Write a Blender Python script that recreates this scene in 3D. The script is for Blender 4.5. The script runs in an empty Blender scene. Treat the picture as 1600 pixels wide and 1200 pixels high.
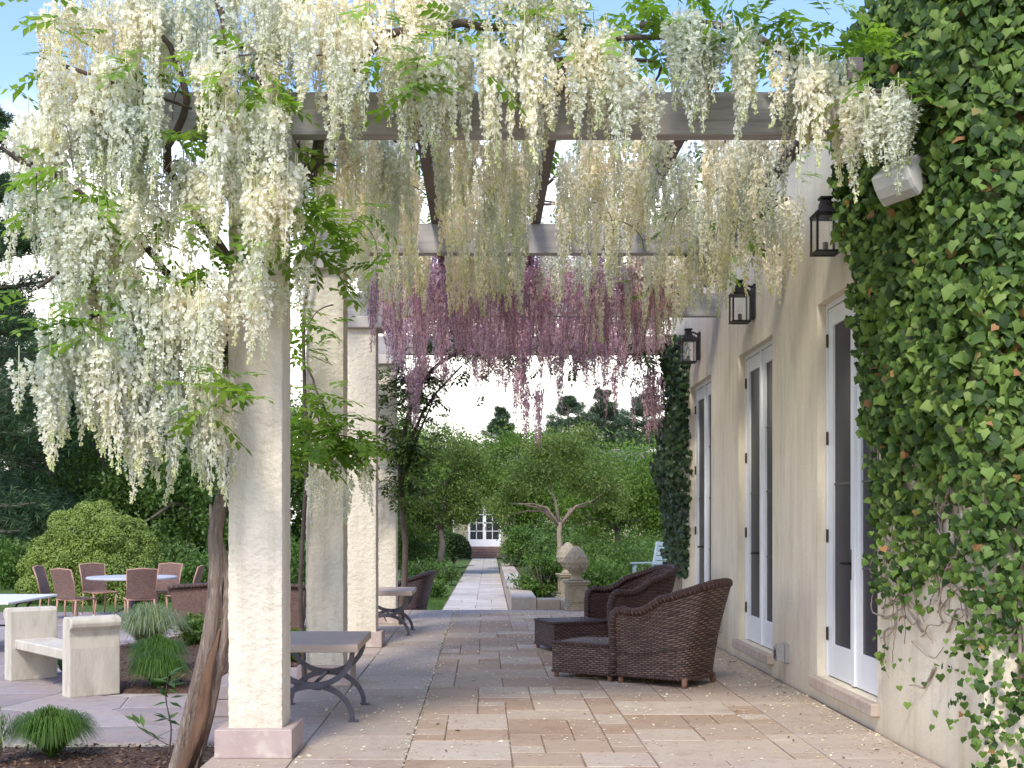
import bpy, math, random
import numpy as np
from mathutils import Vector, Matrix, noise
random.seed(7); rng = np.random.default_rng(7)
R = math.radians; PI = math.pi
SC = bpy.context.scene; COL = SC.collection

# ------------------------------------------------------------------ camera, sky, sun, exposure
F = 1900.0                                   # focal length in pixels of the 1600 wide photograph
cam = bpy.data.cameras.new('camera'); camo = bpy.data.objects.new('camera', cam); COL.objects.link(camo)
camo.location = (0, 0, 1.5); camo.rotation_euler = (R(90), 0, 0)
cam.sensor_width = 36; cam.lens = 36 * F / 1600
cam.shift_x = 45 / 1600; cam.shift_y = 215 / 1600
cam.clip_start = .05; cam.clip_end = 2000
SC.camera = camo
SUN_EL, SUN_AZ = R(48), R(-165)              # sun behind the camera and to its left
world = bpy.data.worlds.new('World'); SC.world = world; world.use_nodes = True
wt = world.node_tree; wt.nodes.clear()
def wn(t, **k):
    n = wt.nodes.new(t)
    for a, b in k.items(): setattr(n, a, b)
    return n
wl = wt.links.new
out = wn('ShaderNodeOutputWorld'); bg = wn('ShaderNodeBackground'); sky = wn('ShaderNodeTexSky')
sky.sky_type = 'NISHITA'; sky.sun_disc = False; sky.sun_elevation = SUN_EL; sky.sun_rotation = R(195)
sky.air_density = 1.0; sky.dust_density = .6
tc = wn('ShaderNodeTexCoord'); sep = wn('ShaderNodeSeparateXYZ'); wl(tc.outputs['Generated'], sep.inputs[0])
mp = wn('ShaderNodeMapping'); mp.inputs['Scale'].default_value = (1, 1, 2.2); mp.inputs['Location'].default_value = (.35, .1, .0)
wl(tc.outputs['Generated'], mp.inputs[0])
nz = wn('ShaderNodeTexNoise'); nz.inputs['Scale'].default_value = 3.2; nz.inputs['Detail'].default_value = 9; nz.inputs['Roughness'].default_value = .55
wl(mp.outputs[0], nz.inputs['Vector'])
band = wn('ShaderNodeMapRange'); band.inputs['From Min'].default_value = .0; band.inputs['From Max'].default_value = .46
band.inputs['To Min'].default_value = .42; band.inputs['To Max'].default_value = -.16
wl(sep.outputs['Z'], band.inputs['Value'])
add = wn('ShaderNodeMath', operation='ADD'); wl(nz.outputs['Fac'], add.inputs[0]); wl(band.outputs[0], add.inputs[1])
cr = wn('ShaderNodeMapRange', interpolation_type='SMOOTHSTEP'); cr.inputs['From Min'].default_value = .50; cr.inputs['From Max'].default_value = .72
wl(add.outputs[0], cr.inputs['Value'])
mix = wn('ShaderNodeMix', data_type='RGBA'); wl(cr.outputs[0], mix.inputs['Factor'])
tint = wn('ShaderNodeMix', data_type='RGBA', blend_type='MULTIPLY'); tint.inputs['Factor'].default_value = 1; tint.inputs['B'].default_value = (1.08, 1.12, 1.4, 1)
wl(sky.outputs[0], tint.inputs['A'])
wl(tint.outputs['Result'], mix.inputs['A']); mix.inputs['B'].default_value = (9.2, 9.05, 8.3, 1)
wl(mix.outputs['Result'], bg.inputs[0]); bg.inputs[1].default_value = .15
wl(bg.outputs[0], out.inputs[0])
sl = bpy.data.lights.new('sun', 'SUN'); sl.energy = 2.1; sl.angle = R(12); sl.color = (1, .94, .82)
so = bpy.data.objects.new('sun', sl); COL.objects.link(so)
sd = Vector((math.sin(SUN_AZ) * math.cos(SUN_EL), math.cos(SUN_AZ) * math.cos(SUN_EL), math.sin(SUN_EL)))
so.rotation_euler = (-sd).to_track_quat('-Z', 'Y').to_euler(); so.location = sd * 50
SC.view_settings.view_transform = 'Standard'; SC.view_settings.look = 'None'
SC.view_settings.exposure = .86; SC.view_settings.gamma = 1; SC.view_settings.use_curve_mapping = False

def W(px, py, d):                            # a photograph pixel taken at distance d, as a world point
    return Vector(((px - 755) * d / F, d, 1.5 - (py - 815) * d / F))

# ------------------------------------------------------------------ materials
class NT:
    def __init__(s, name):
        s.m = bpy.data.materials.new(name); s.m.use_nodes = True; s.t = s.m.node_tree
        s.b = s.t.nodes['Principled BSDF']; s.o = s.t.nodes['Material Output']
    def n(s, t, inp=None, **k):
        x = s.t.nodes.new(t)
        for a, b in k.items(): setattr(x, a, b)
        for a, b in (inp or {}).items():
            if hasattr(b, 'is_output') : s.t.links.new(b, x.inputs[a])
            else: x.inputs[a].default_value = b
        return x
    def l(s, a, b): s.t.links.new(a, b)
    def coord(s, kind='Object'): return s.n('ShaderNodeTexCoord').outputs[kind]
    def noise(s, v, scale, detail=4, rough=.55):
        return s.n('ShaderNodeTexNoise', {'Vector': v, 'Scale': scale, 'Detail': detail, 'Roughness': rough}).outputs['Fac']
    def math(s, op, a, b=0, c=0): return s.n('ShaderNodeMath', {0: a, 1: b, 2: c}, operation=op).outputs[0]
    def mix(s, f, a, b, mode='MIX'):
        x = s.n('ShaderNodeMix', data_type='RGBA', blend_type=mode)
        for k, v in (('Factor', f), ('A', a), ('B', b)):
            i = [q for q in x.inputs if q.name == k and q.type == ('VALUE' if k == 'Factor' else 'RGBA')][0]
            if hasattr(v, 'is_output'): s.l(v, i)
            else: i.default_value = (*v, 1) if k != 'Factor' and len(v) == 3 else v
        return [q for q in x.outputs if q.type == 'RGBA'][0]
    def ramp(s, f, stops, const=False):
        x = s.n('ShaderNodeValToRGB', {0: f}); e = x.color_ramp.elements
        if const: x.color_ramp.interpolation = 'CONSTANT'
        while len(e) < len(stops): e.new(.5)
        for q, (p, c) in zip(e, stops): q.position = p; q.color = (*c, 1)
        return x.outputs[0]
    def bump(s, h, strength, dist):
        x = s.n('ShaderNodeBump', {'Height': h, 'Strength': strength, 'Distance': dist}); s.l(x.outputs[0], s.b.inputs['Normal'])
    def col(s, c): s.l(c, s.b.inputs['Base Color'])
    def rough(s, v): s.b.inputs['Roughness'].default_value = v

def basic(name, c1, c2, scale=6, rough=.7, bump=.3, bscale=60, bdist=.004, metal=0, stretch=(1, 1, 1), third=None, spec=.3):
    t = NT(name); v = t.n('ShaderNodeMapping', {'Vector': t.coord(), 'Scale': stretch}).outputs[0]
    c = t.mix(t.ramp(t.noise(v, scale, 6), [(.32, (0, 0, 0)), (.68, (1, 1, 1))]), c1, c2)
    if third: c = t.mix(t.ramp(t.noise(v, scale * 2.7, 5), [(.52, (0, 0, 0)), (.7, (1, 1, 1))]), c, third)
    t.col(c); t.rough(rough); t.b.inputs['Metallic'].default_value = metal; t.b.inputs['Specular IOR Level'].default_value = spec
    if bump: t.bump(t.noise(v, bscale, 5), bump, bdist)
    return t.m
def stone_random(name, stops, island=False, speck=.12, bump=.35):
    t = NT(name)
    r = t.n('ShaderNodeNewGeometry').outputs['Random Per Island'] if island else t.n('ShaderNodeObjectInfo').outputs['Random']
    g = t.n('ShaderNodeNewGeometry').outputs['Position']
    c = t.ramp(r, stops)
    c = t.mix(t.ramp(t.noise(g, 2.3, 6, .65), [(.40, (0, 0, 0)), (.68, (.8, .8, .8))]), c, t.mix(.55, c, (.40, .31, .25)))
    c = t.mix(t.ramp(t.noise(g, 9, 6, .7), [(.5, (0, 0, 0)), (.75, (.6, .6, .6))]), c, t.mix(1, c, (.66, .58, .52), 'MULTIPLY'))
    c = t.mix(t.ramp(t.noise(g, .9, 7, .7), [(.54, (0, 0, 0)), (.66, (.55, .55, .55))]), c, t.mix(1, c, (.70, .62, .56), 'MULTIPLY'))
    c = t.mix(t.ramp(t.noise(g, 150, 2), [(.45, (0, 0, 0)), (.7, (1, 1, 1))]), t.mix(1, c, (1 - speck,) * 3, 'MULTIPLY'), t.mix(1, c, (1 + speck,) * 3, 'MULTIPLY'))
    t.col(c); t.rough(.78); t.b.inputs['Specular IOR Level'].default_value = .25
    t.bump(t.math('ADD', t.noise(g, 14, 8, .7), t.math('MULTIPLY', t.noise(g, 120, 3), .25)), bump, .012)
    return t.m
def leafy(name, stops, trans=.35, rough=.5, island=True, tcol=None, spec=.35):
    t = NT(name)
    r = t.n('ShaderNodeNewGeometry').outputs['Random Per Island'] if island else t.n('ShaderNodeObjectInfo').outputs['Random']
    c = t.ramp(r, stops)
    p = t.n('ShaderNodeNewGeometry').outputs['Position']
    c = t.mix(t.ramp(t.noise(p, 1.3, 3), [(.35, (0, 0, 0)), (.65, (1, 1, 1))]), t.mix(1, c, (.8, .85, .8), 'MULTIPLY'), t.mix(1, c, (1.15, 1.1, 1.0), 'MULTIPLY'))
    t.col(c); t.rough(rough); t.b.inputs['Specular IOR Level'].default_value = spec
    tr = t.n('ShaderNodeBsdfTranslucent'); t.l(t.mix(1, c, tcol or (1.5, 1.6, .8), 'MULTIPLY'), tr.inputs[0])
    ms = t.n('ShaderNodeMixShader', {0: trans}); t.l(t.b.outputs[0], ms.inputs[1]); t.l(tr.outputs[0], ms.inputs[2]); t.l(ms.outputs[0], t.o.inputs[0])
    return t.m
def stucco(name, c1, c2, bscale, bdist, strength):
    t = NT(name); g = t.n('ShaderNodeNewGeometry').outputs['Position']
    v = t.n('ShaderNodeMapping', {'Vector': g, 'Scale': (1, 1, .25)}).outputs[0]
    c = t.mix(t.ramp(t.noise(v, 2.2, 7, .65), [(.35, (0, 0, 0)), (.7, (1, 1, 1))]), c1, c2)
    c = t.mix(t.ramp(t.noise(v, 7, 6, .7), [(.52, (0, 0, 0)), (.8, (.6, .6, .6))]), c, (c2[0] * .62, c2[1] * .6, c2[2] * .56))
    c = t.mix(t.ramp(t.noise(t.n('ShaderNodeMapping', {'Vector': g, 'Scale': (5, 5, .35)}).outputs[0], 1.6, 6, .6), [(.5, (0, 0, 0)), (.72, (.5, .5, .5))]), c, (c2[0] * .78, c2[1] * .75, c2[2] * .68))
    z = t.n('ShaderNodeSeparateXYZ', {0: g}).outputs[2]
    splash = t.n('ShaderNodeMapRange', {'Value': t.math('ADD', z, t.math('MULTIPLY', t.noise(g, 3, 5), .5)), 'From Min': .25, 'From Max': .6, 'To Min': .45, 'To Max': 0}).outputs[0]
    c = t.mix(splash, c, (c2[0] * .72, c2[1] * .66, c2[2] * .6))
    t.col(c); t.rough(.9); t.b.inputs['Specular IOR Level'].default_value = .15
    h = t.math('ADD', t.noise(g, bscale, 5, .6), t.math('MULTIPLY', t.noise(g, bscale * .28, 3), .8))
    t.bump(h, strength, bdist); return t.m
def wicker(name, lo, hi, pv=.025, pu=.04):
    t = NT(name); s = t.n('ShaderNodeSeparateXYZ', {0: t.coord('UV')}); u, v = s.outputs[0], s.outputs[1]
    vr = t.math('DIVIDE', v, pv); ur = t.math('DIVIDE', u, pu)
    strand = t.math('ABSOLUTE', t.math('SINE', t.math('MULTIPLY', vr, PI)))
    ph = t.math('SINE', t.math('ADD', t.math('MULTIPLY', ur, PI), t.math('MULTIPLY', t.math('FLOOR', vr), PI)))
    h = t.math('MULTIPLY', strand, t.math('MULTIPLY_ADD', ph, .38, .62))
    cell = t.n('ShaderNodeCombineXYZ', {0: t.math('FLOOR', t.math('MULTIPLY', ur, .5)), 1: t.math('FLOOR', vr)}).outputs[0]
    wn_ = t.n('ShaderNodeTexWhiteNoise', {'Vector': cell}, noise_dimensions='2D').outputs['Value']
    big = t.noise(t.coord('Object'), 5, 4)
    tone = t.mix(t.math('MULTIPLY_ADD', wn_, .7, t.math('MULTIPLY', big, .4)), lo, hi)
    c = t.mix(t.ramp(h, [(.08, (0, 0, 0)), (.6, (1, 1, 1))]), (lo[0] * .2, lo[1] * .2, lo[2] * .22), tone)
    t.col(c); t.rough(.55); t.b.inputs['Specular IOR Level'].default_value = .4
    t.bump(h, .9, .008); return t.m

def PAL(*c): return [(i / (len(c) - 1 if len(c) > 1 else 1), x) for i, x in enumerate(c)]
M = {}
M['tile'] = stone_random('paving_stone', PAL((.34, .22, .14), (.50, .41, .315), (.375, .255, .17), (.43, .32, .22), (.54, .455, .36), (.36, .24, .155), (.46, .36, .26)))
M['border'] = stone_random('border_stone', PAL((.46, .375, .295), (.42, .335, .26), (.49, .405, .325)))
M['pathstone'] = stone_random('path_stone', PAL((.52, .47, .42), (.62, .58, .53), (.46, .42, .37), (.58, .53, .47)))
M['pathstone_joined'] = stone_random('path_stone_far', PAL((.5, .45, .38), (.58, .53, .46), (.44, .40, .33)), island=True)
M['flag'] = stone_random('flagstone', PAL((.30, .25, .24), (.38, .33, .32), (.26, .22, .215), (.34, .30, .29)))
M['wallstone'] = stone_random('wall_stone', PAL((.52, .45, .36), (.42, .34, .25), (.58, .53, .46)))
M['joint'] = basic('joint_mortar', (.20, .14, .10), (.28, .21, .16), 12, .95, .5, 80)
M['joint_light'] = basic('joint_sand', (.36, .32, .29), (.45, .41, .37), 10, .95, .4, 80)
M['column'] = stucco('column_stucco', (.75, .68, .545), (.60, .54, .435), 34, .024, .6)
M['wall'] = stucco('wall_stucco', (.78, .70, .555), (.68, .60, .465), 60, .008, .6)
M['plinth'] = basic('plinth_stone', (.36, .27, .245), (.44, .35, .31), 4, .85, .4, 90, .004, third=(.50, .43, .36))
M['capital'] = basic('capital_stone', (.56, .51, .46), (.46, .41, .37), 5, .85, .3, 80)
M['beam'] = basic('weathered_beam', (.36, .335, .32), (.45, .425, .41), 3, .8, .5, 30, .004, stretch=(.35, 3, 5), third=(.27, .25, .24))
M['rafter'] = basic('rafter_wood', (.13, .105, .105), (.19, .16, .155), 4, .85, .4, 30, stretch=(4, .4, 4))
M['white'] = basic('white_door_paint', (.76, .77, .78), (.70, .71, .73), 3, .4, .08, 40)
M['farwhite'] = basic('white_trim_paint', (.8, .8, .8), (.74, .74, .74), 3, .5, 0)
t = NT('dark_glass'); t.b.inputs['Base Color'].default_value = (.03, .028, .035, 1); t.rough(.12); t.b.inputs['Specular IOR Level'].default_value = .35; M['glass'] = t.m
t = NT('insect_screen'); t.b.inputs['Base Color'].default_value = (.045, .042, .052, 1); t.rough(.3); t.b.inputs['Specular IOR Level'].default_value = .1; M['screen'] = t.m
t = NT('lantern_glass'); t.b.inputs['Base Color'].default_value = (1, 1, 1, 1); t.rough(.05); t.b.inputs['Transmission Weight'].default_value = .95; t.b.inputs['IOR'].default_value = 1.1; M['clear'] = t.m
M['black'] = basic('black_metal', (.018, .016, .018), (.03, .026, .028), 9, .5, .2, 60, metal=.4)
M['bronze'] = basic('bronze_hardware', (.05, .035, .03), (.08, .055, .045), 9, .5, 0, metal=.5)
M['iron'] = basic('grey_iron', (.085, .08, .095), (.13, .12, .135), 8, .5, .2, 80, metal=.3)
M['benchtop'] = basic('bench_wood', (.50, .39, .30), (.38, .30, .25), 5, .75, .5, 30, stretch=(.5, 5, 3), third=(.42, .31, .21))
M['sill'] = basic('sill_stone', (.40, .31, .25), (.48, .40, .33), 6, .85, .5, 60, third=(.33, .26, .21))
M['wicker'] = wicker('brown_wicker', (.06, .034, .026), (.245, .15, .112), .021, .034)
M['wicker_dark'] = wicker('dark_wicker', (.036, .018, .018), (.135, .072, .066), .021, .034)
M['wicker_pink'] = wicker('faded_wicker', (.20, .11, .085), (.42, .255, .195), .012, .018)
M['braid'] = wicker('wicker_braid', (.05, .025, .02), (.19, .10, .078), .02, .045)
M['braid_dark'] = wicker('wicker_braid_dark', (.03, .017, .017), (.12, .065, .058), .02, .045)
M['footwood'] = basic('foot_wood', (.18, .09, .06), (.25, .13, .09), 8, .6, .2)
M['chairframe'] = basic('chair_frame', (.36, .20, .145), (.44, .26, .19), 8, .55, .2)
M['tabletop'] = basic('pale_tabletop', (.42, .43, .46), (.48, .49, .52), 5, .4, .1)
M['whitetop'] = basic('white_stone_top', (.72, .72, .69), (.62, .62, .6), 5, .5, .2)
M['concrete'] = basic('aged_concrete', (.60, .55, .45), (.46, .42, .34), 3, .9, .6, 40, .006, third=(.42, .38, .30), stretch=(1.6, 1.6, .5))
M['limestone'] = basic('carved_limestone', (.36, .30, .21), (.28, .24, .17), 7, .9, .6, 50, .006, third=(.22, .20, .15))
M['bark'] = basic('vine_bark', (.27, .205, .16), (.15, .11, .085), 14, .9, 1, 34, .035, stretch=(1, 1, .12), third=(.36, .295, .245))
M['heart'] = basic('exposed_heartwood', (.22, .125, .075), (.10, .06, .04), 14, .9, 1, 24, .02, stretch=(1, 1, .15))
M['twig'] = basic('vine_twig', (.085, .06, .05), (.13, .10, .08), 14, .9, .5, 60)
M['ivystem'] = basic('ivy_stem', (.28, .22, .17), (.38, .31, .25), 14, .9, .5, 60)
M['trunk'] = basic('tree_bark', (.12, .10, .085), (.18, .15, .125), 10, .95, .8, 30, .02, stretch=(1, 1, .25))
M['paletrunk'] = basic('pale_tree_bark', (.32, .25, .19), (.22, .17, .13), 10, .95, .8, 30, .02)
M['lawn'] = basic('lawn_grass', (.075, .13, .03), (.11, .17, .045), 1.2, .95, .8, 90, .03, third=(.06, .10, .026))
M['mulch'] = basic('bark_mulch', (.07, .038, .026), (.13, .075, .05), 22, .98, 1, 45, .03, third=(.035, .02, .016))
M['soil'] = basic('garden_soil', (.06, .045, .03), (.09, .07, .045), 6, .98, .8, 30)
M['speaker'] = basic('speaker_plastic', (.62, .60, .55), (.66, .64, .59), 8, .6, .1)
M['grille'] = basic('speaker_grille', (.48, .47, .43), (.54, .53, .49), 250, .7, .6, 300)
M['box'] = basic('outlet_plastic', (.30, .29, .28), (.36, .35, .34), 8, .5, .1)
M['blue'] = basic('pale_blue_paint', (.25, .32, .37), (.30, .37, .42), 6, .6, .1)
M['farwall'] = basic('cottage_wall', (.42, .37, .25), (.34, .31, .2), 4, .9, .2)
M['roof'] = basic('cottage_roof', (.12, .11, .105), (.17, .155, .15), 5, .9, .2)
M['brick'] = basic('brick_step', (.22, .13, .10), (.28, .18, .14), 6, .9, .3)
WH = [(0, (.88, .86, .75)), (.25, (.92, .91, .85)), (.8, (.95, .95, .92)), (.95, (.88, .84, .66)), (1, (.78, .78, .56))]
M['petal'] = leafy('white_wisteria_petal', WH, .40, .6, tcol=(1.03, .98, .90), spec=.15)
PU = [(0, (.52, .34, .43)), (.35, (.64, .45, .54)), (.75, (.77, .61, .67)), (1, (.88, .79, .80))]
M['petal_purple'] = leafy('purple_wisteria_petal', PU, .46, .6, tcol=(1.1, .9, 1.0), spec=.15)
M['wleaf'] = leafy('wisteria_leaf', PAL((.10, .19, .022), (.18, .30, .04), (.25, .38, .07)), .42, .5, island=False)
M['wleaf_joined'] = leafy('wisteria_leaf_joined', PAL((.09, .17, .022), (.16, .27, .04), (.23, .35, .065)), .42, .5)
M['darkleaf'] = leafy('shaded_wisteria_leaf', PAL((.03, .055, .016), (.055, .09, .022), (.08, .11, .03)), .3, .5)  # darker copy of the wisteria leaf, shade under the pergola put into its colour
IV = [(0, (.022, .046, .012)), (.3, (.052, .10, .020)), (.65, (.105, .175, .032)), (.88, (.165, .25, .055)), (.978, (.19, .26, .085)), (.987, (.27, .13, .05)), (1, (.34, .18, .08))]
M['ivy'] = leafy('ivy_leaf', IV, .22, .55, island=False, spec=.22)
M['ivy_joined'] = leafy('ivy_leaf_joined', IV, .22, .55, spec=.22)
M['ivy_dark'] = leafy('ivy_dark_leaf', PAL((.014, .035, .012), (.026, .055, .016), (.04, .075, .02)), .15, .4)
def G(name, *c, **k): M[name] = leafy(name, PAL(*c), **k)
G('pine_needles', (.028, .06, .032), (.052, .10, .048), (.09, .145, .062), trans=.2)
G('far_pine_needles', (.055, .09, .058), (.08, .125, .078), (.11, .155, .09), trans=.2)  # paler copy of the pine needles, distance haze put into the colour
G('dark_tree_leaf', (.042, .085, .02), (.08, .145, .032), (.125, .20, .05), trans=.3)
G('fresh_tree_leaf', (.075, .14, .022), (.12, .20, .035), (.17, .26, .055), trans=.4)
G('willow_leaf', (.09, .14, .035), (.14, .20, .05), (.19, .25, .08), trans=.4)
G('dwarf_conifer_leaf', (.14, .20, .04), (.20, .27, .055), (.25, .33, .075), trans=.15)
G('grass_blade', (.05, .115, .02), (.085, .165, .03), (.13, .21, .05), trans=.3)
G('blue_grass_blade', (.17, .23, .13), (.24, .30, .19), (.32, .37, .24), trans=.3)
G('shrub_leaf', (.05, .11, .018), (.09, .165, .03), (.13, .21, .05), trans=.3)
G('boxwood_leaf', (.012, .03, .009), (.02, .045, .012), (.032, .06, .016), trans=.15)
G('dry_leaf', (.30, .20, .10), (.24, .15, .08), (.36, .27, .15), trans=.3)
M['litter'] = leafy('fallen_petal', PAL((.75, .70, .58), (.66, .60, .48), (.5, .4, .28), (.8, .77, .68)), .2, .8)

# ------------------------------------------------------------------ mesh building
class MB:
    def __init__(s): s.v = []; s.f = []; s.uv = {}
    def add(s, vs, fs):
        n = len(s.v); s.v += [tuple(q) for q in vs]; s.f += [tuple(i + n for i in q) for q in fs]; return s
    def box(s, x0, x1, y0, y1, z0, z1, ch=0):
        if ch:
            o = [(x0, y0), (x1, y0), (x1, y1), (x0, y1)]; i = [(x0 + ch, y0 + ch), (x1 - ch, y0 + ch), (x1 - ch, y1 - ch), (x0 + ch, y1 - ch)]
            vs = [(*q, z0) for q in i] + [(*q, z0 + ch) for q in o] + [(*q, z1 - ch) for q in o] + [(*q, z1) for q in i]
            fs = [(3, 2, 1, 0), (12, 13, 14, 15)]
            for k in range(3):
                for a in range(4): b = (a + 1) % 4; fs.append((k * 4 + a, k * 4 + b, k * 4 + 4 + b, k * 4 + 4 + a))
            return s.add(vs, fs)
        return s.add([(x0, y0, z0), (x1, y0, z0), (x1, y1, z0), (x0, y1, z0), (x0, y0, z1), (x1, y0, z1), (x1, y1, z1), (x0, y1, z1)],
                     [(3, 2, 1, 0), (4, 5, 6, 7), (0, 1, 5, 4), (1, 2, 6, 5), (2, 3, 7, 6), (3, 0, 4, 7)])
    def prism(s, pts, axis, a, b):           # outline of 2-D points swept along an axis from a to b
        def P(p, w): return {'x': (w, p[0], p[1]), 'y': (p[0], w, p[1]), 'z': (p[0], p[1], w)}[axis]
        n = len(pts); vs = [P(p, a) for p in pts] + [P(p, b) for p in pts]
        return s.add(vs, [tuple(range(n))[::-1], tuple(range(n, 2 * n))] + [(i, (i + 1) % n, n + (i + 1) % n, n + i) for i in range(n)])
    def tube(s, path, rad, n=8, cap=True, flat=1.0, wob=0, uvs=None):
        path = [Vector(p) for p in path]; m = len(path)
        if not hasattr(rad, '__len__'): rad = [rad] * m
        base = len(s.v); up = Vector((0, 0, 1)); vs = []
        t0 = (path[1] - path[0]).normalized(); a = t0.cross(up)
        if a.length < .05: a = t0.cross(Vector((0, 1, 0)))
        a.normalize(); L = 0
        for i in range(m):
            tg = (path[min(i + 1, m - 1)] - path[max(i - 1, 0)]).normalized()
            a = (a - tg * a.dot(tg)).normalized(); b = tg.cross(a)
            if i: L += (path[i] - path[i - 1]).length
            for k in range(n):
                w = 2 * PI * k / n
                r = rad[i] * (1 + (wob * noise.noise(Vector((math.cos(w) * 2.6, math.sin(w) * 2.6, L * 1.8))) if wob else 0))
                vs.append(path[i] + (a * math.cos(w) + b * math.sin(w) * flat) * r)
                if uvs is not None: s.uv[base + len(vs) - 1] = (w * rad[i] * 1.0, L)
        fs = [(i * n + k, i * n + (k + 1) % n, (i + 1) * n + (k + 1) % n, (i + 1) * n + k) for i in range(m - 1) for k in range(n)]
        if cap: fs += [tuple(range(n))[::-1], tuple(range((m - 1) * n, m * n))]
        return s.add(vs, fs)
    def lathe(s, prof, c=(0, 0), n=20, cap=True):
        vs = [(c[0] + r * math.cos(2 * PI * k / n), c[1] + r * math.sin(2 * PI * k / n), z) for r, z in prof for k in range(n)]; m = len(prof)
        fs = [(i * n + k, i * n + (k + 1) % n, (i + 1) * n + (k + 1) % n, (i + 1) * n + k) for i in range(m - 1) for k in range(n)]
        if cap: fs += [tuple(range(n))[::-1], tuple(range((m - 1) * n, m * n))]
        return s.add(vs, fs)
    def grid(s, fn, nu, nv, uvf=None, flip=False):
        base = len(s.v); vs = []
        for j in range(nv + 1):
            for i in range(nu + 1):
                vs.append(fn(i / nu, j / nv))
                if uvf: s.uv[base + len(vs) - 1] = uvf(i / nu, j / nv)
        w = nu + 1; fs = [(j * w + i, j * w + i + 1, (j + 1) * w + i + 1, (j + 1) * w + i) for j in range(nv) for i in range(nu)]
        if flip: fs = [q[::-1] for q in fs]
        return s.add(vs, fs)
    def mesh(s, name, mat, smooth=False, off=None):
        me = bpy.data.meshes.new(name)
        vs = s.v if off is None else [(a - off[0], b - off[1], c - off[2]) for a, b, c in s.v]
        me.from_pydata(vs, [], s.f); me.materials.append(mat)
        if s.uv:
            l = me.uv_layers.new(name='UVMap'); vi = np.zeros(len(me.loops), np.int32); me.loops.foreach_get('vertex_index', vi)
            tab = np.zeros((len(s.v), 2), np.float32)
            for k, q in s.uv.items(): tab[k] = q
            l.data.foreach_set('uv', tab[vi].ravel())
        if smooth: me.polygons.foreach_set('use_smooth', [True] * len(me.polygons))
        me.update(); return me
    def build(s, name, mat, parent=None, smooth=False, world=False, bevel=0):
        off = None
        if world and parent is not None:
            off = parent.location if parent.parent is None else parent.parent.location
        o = put(name, s.mesh(name, mat, smooth, off), parent)
        if bevel: bev(o, bevel)
        return o
def bev(o, w, seg=2):
    m = o.modifiers.new('bevel', 'BEVEL'); m.width = w; m.segments = seg; m.limit_method = 'ANGLE'; m.angle_limit = R(40)
def put(name, me, parent=None, loc=(0, 0, 0), rot=(0, 0, 0), scale=None):
    o = bpy.data.objects.new(name, me); COL.objects.link(o); o.parent = parent; o.location = loc; o.rotation_euler = rot
    if scale is not None: o.scale = scale
    return o
def tag(o, label=None, cat=None, group=None, kind=None):
    for k, v in (('label', label), ('category', cat), ('group', group), ('kind', kind)):
        if v: o[k] = v
    return o
def thing(name, label, cat, loc=(0, 0, 0), rz=0, group=None):
    return tag(put(name, None, None, loc, (0, 0, rz)), label, cat, group)
def copy_tree(o, parent=None):
    c = o.copy(); COL.objects.link(c); c.parent = parent
    for ch in list(o.children): copy_tree(ch, c)
    return c
def npmesh(name, V, Fc, mat, smooth=False, mi=None, mat2=None):  # V n x 3, Fc m x k
    me = bpy.data.meshes.new(name); V = np.asarray(V, np.float32); Fc = np.asarray(Fc, np.int32); k = Fc.shape[1]
    me.vertices.add(len(V)); me.vertices.foreach_set('co', V.ravel())
    me.loops.add(Fc.size); me.loops.foreach_set('vertex_index', Fc.ravel())
    me.polygons.add(len(Fc)); me.polygons.foreach_set('loop_start', np.arange(0, Fc.size, k, dtype=np.int32))
    if smooth: me.polygons.foreach_set('use_smooth', np.ones(len(Fc), bool))
    me.update(calc_edges=True); me.materials.append(mat)
    if mi is not None: me.materials.append(mat2); me.polygons.foreach_set('material_index', np.asarray(mi, np.int32))
    return me
def unit(a): return a / np.maximum(np.linalg.norm(a, axis=-1, keepdims=True), 1e-9)
# a leaf template is n x 3 (x across, y along, z up) + triangles
KITE = (np.array([(0, 0, 0), (-.5, .45, .10), (0, 1, 0), (.5, .45, .10)]), np.array([(0, 2, 1), (0, 3, 2)]))
NEEDLE = (np.array([(-.5, 0, 0), (.5, 0, 0), (0, 1, 0)]), np.array([(0, 1, 2)]))
IVY = (np.array([(0, .02, 0), (-.34, -.10, -.03), (-.56, .26, -.09), (-.36, .55, .0), (0, 1, -.14), (.36, .55, .0), (.56, .26, -.09), (.34, -.10, -.03), (0, .38, .09)]),
       np.array([(8, 0, 1), (8, 1, 2), (8, 2, 3), (8, 3, 4), (8, 4, 5), (8, 5, 6), (8, 6, 7), (8, 7, 0)]))
def scatter(pos, along, normal, length, width, tmpl=KITE):
    T, tri = tmpl; n = len(pos); y = unit(np.asarray(along, float)); z = np.asarray(normal, float)
    z = unit(z - y * (z * y).sum(1, keepdims=True)); x = np.cross(y, z)
    L = np.broadcast_to(length, n)[:, None, None]; Wd = np.broadcast_to(width, n)[:, None, None]
    V = np.asarray(pos)[:, None, :] + x[:, None, :] * T[None, :, :1] * Wd + y[:, None, :] * T[None, :, 1:2] * L + z[:, None, :] * T[None, :, 2:3] * Wd
    Fc = tri[None] + (np.arange(n) * len(T))[:, None, None]
    return V.reshape(-1, 3), Fc.reshape(-1, 3)
def join(parts):
    Vs, Fs, o = [], [], 0
    for V, Fc in parts: Vs.append(V); Fs.append(Fc + o); o += len(V)
    return np.concatenate(Vs), np.concatenate(Fs)
def rdir(n, up=0):
    d = rng.normal(size=(n, 3)); d[:, 2] += up; return unit(d)

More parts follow.
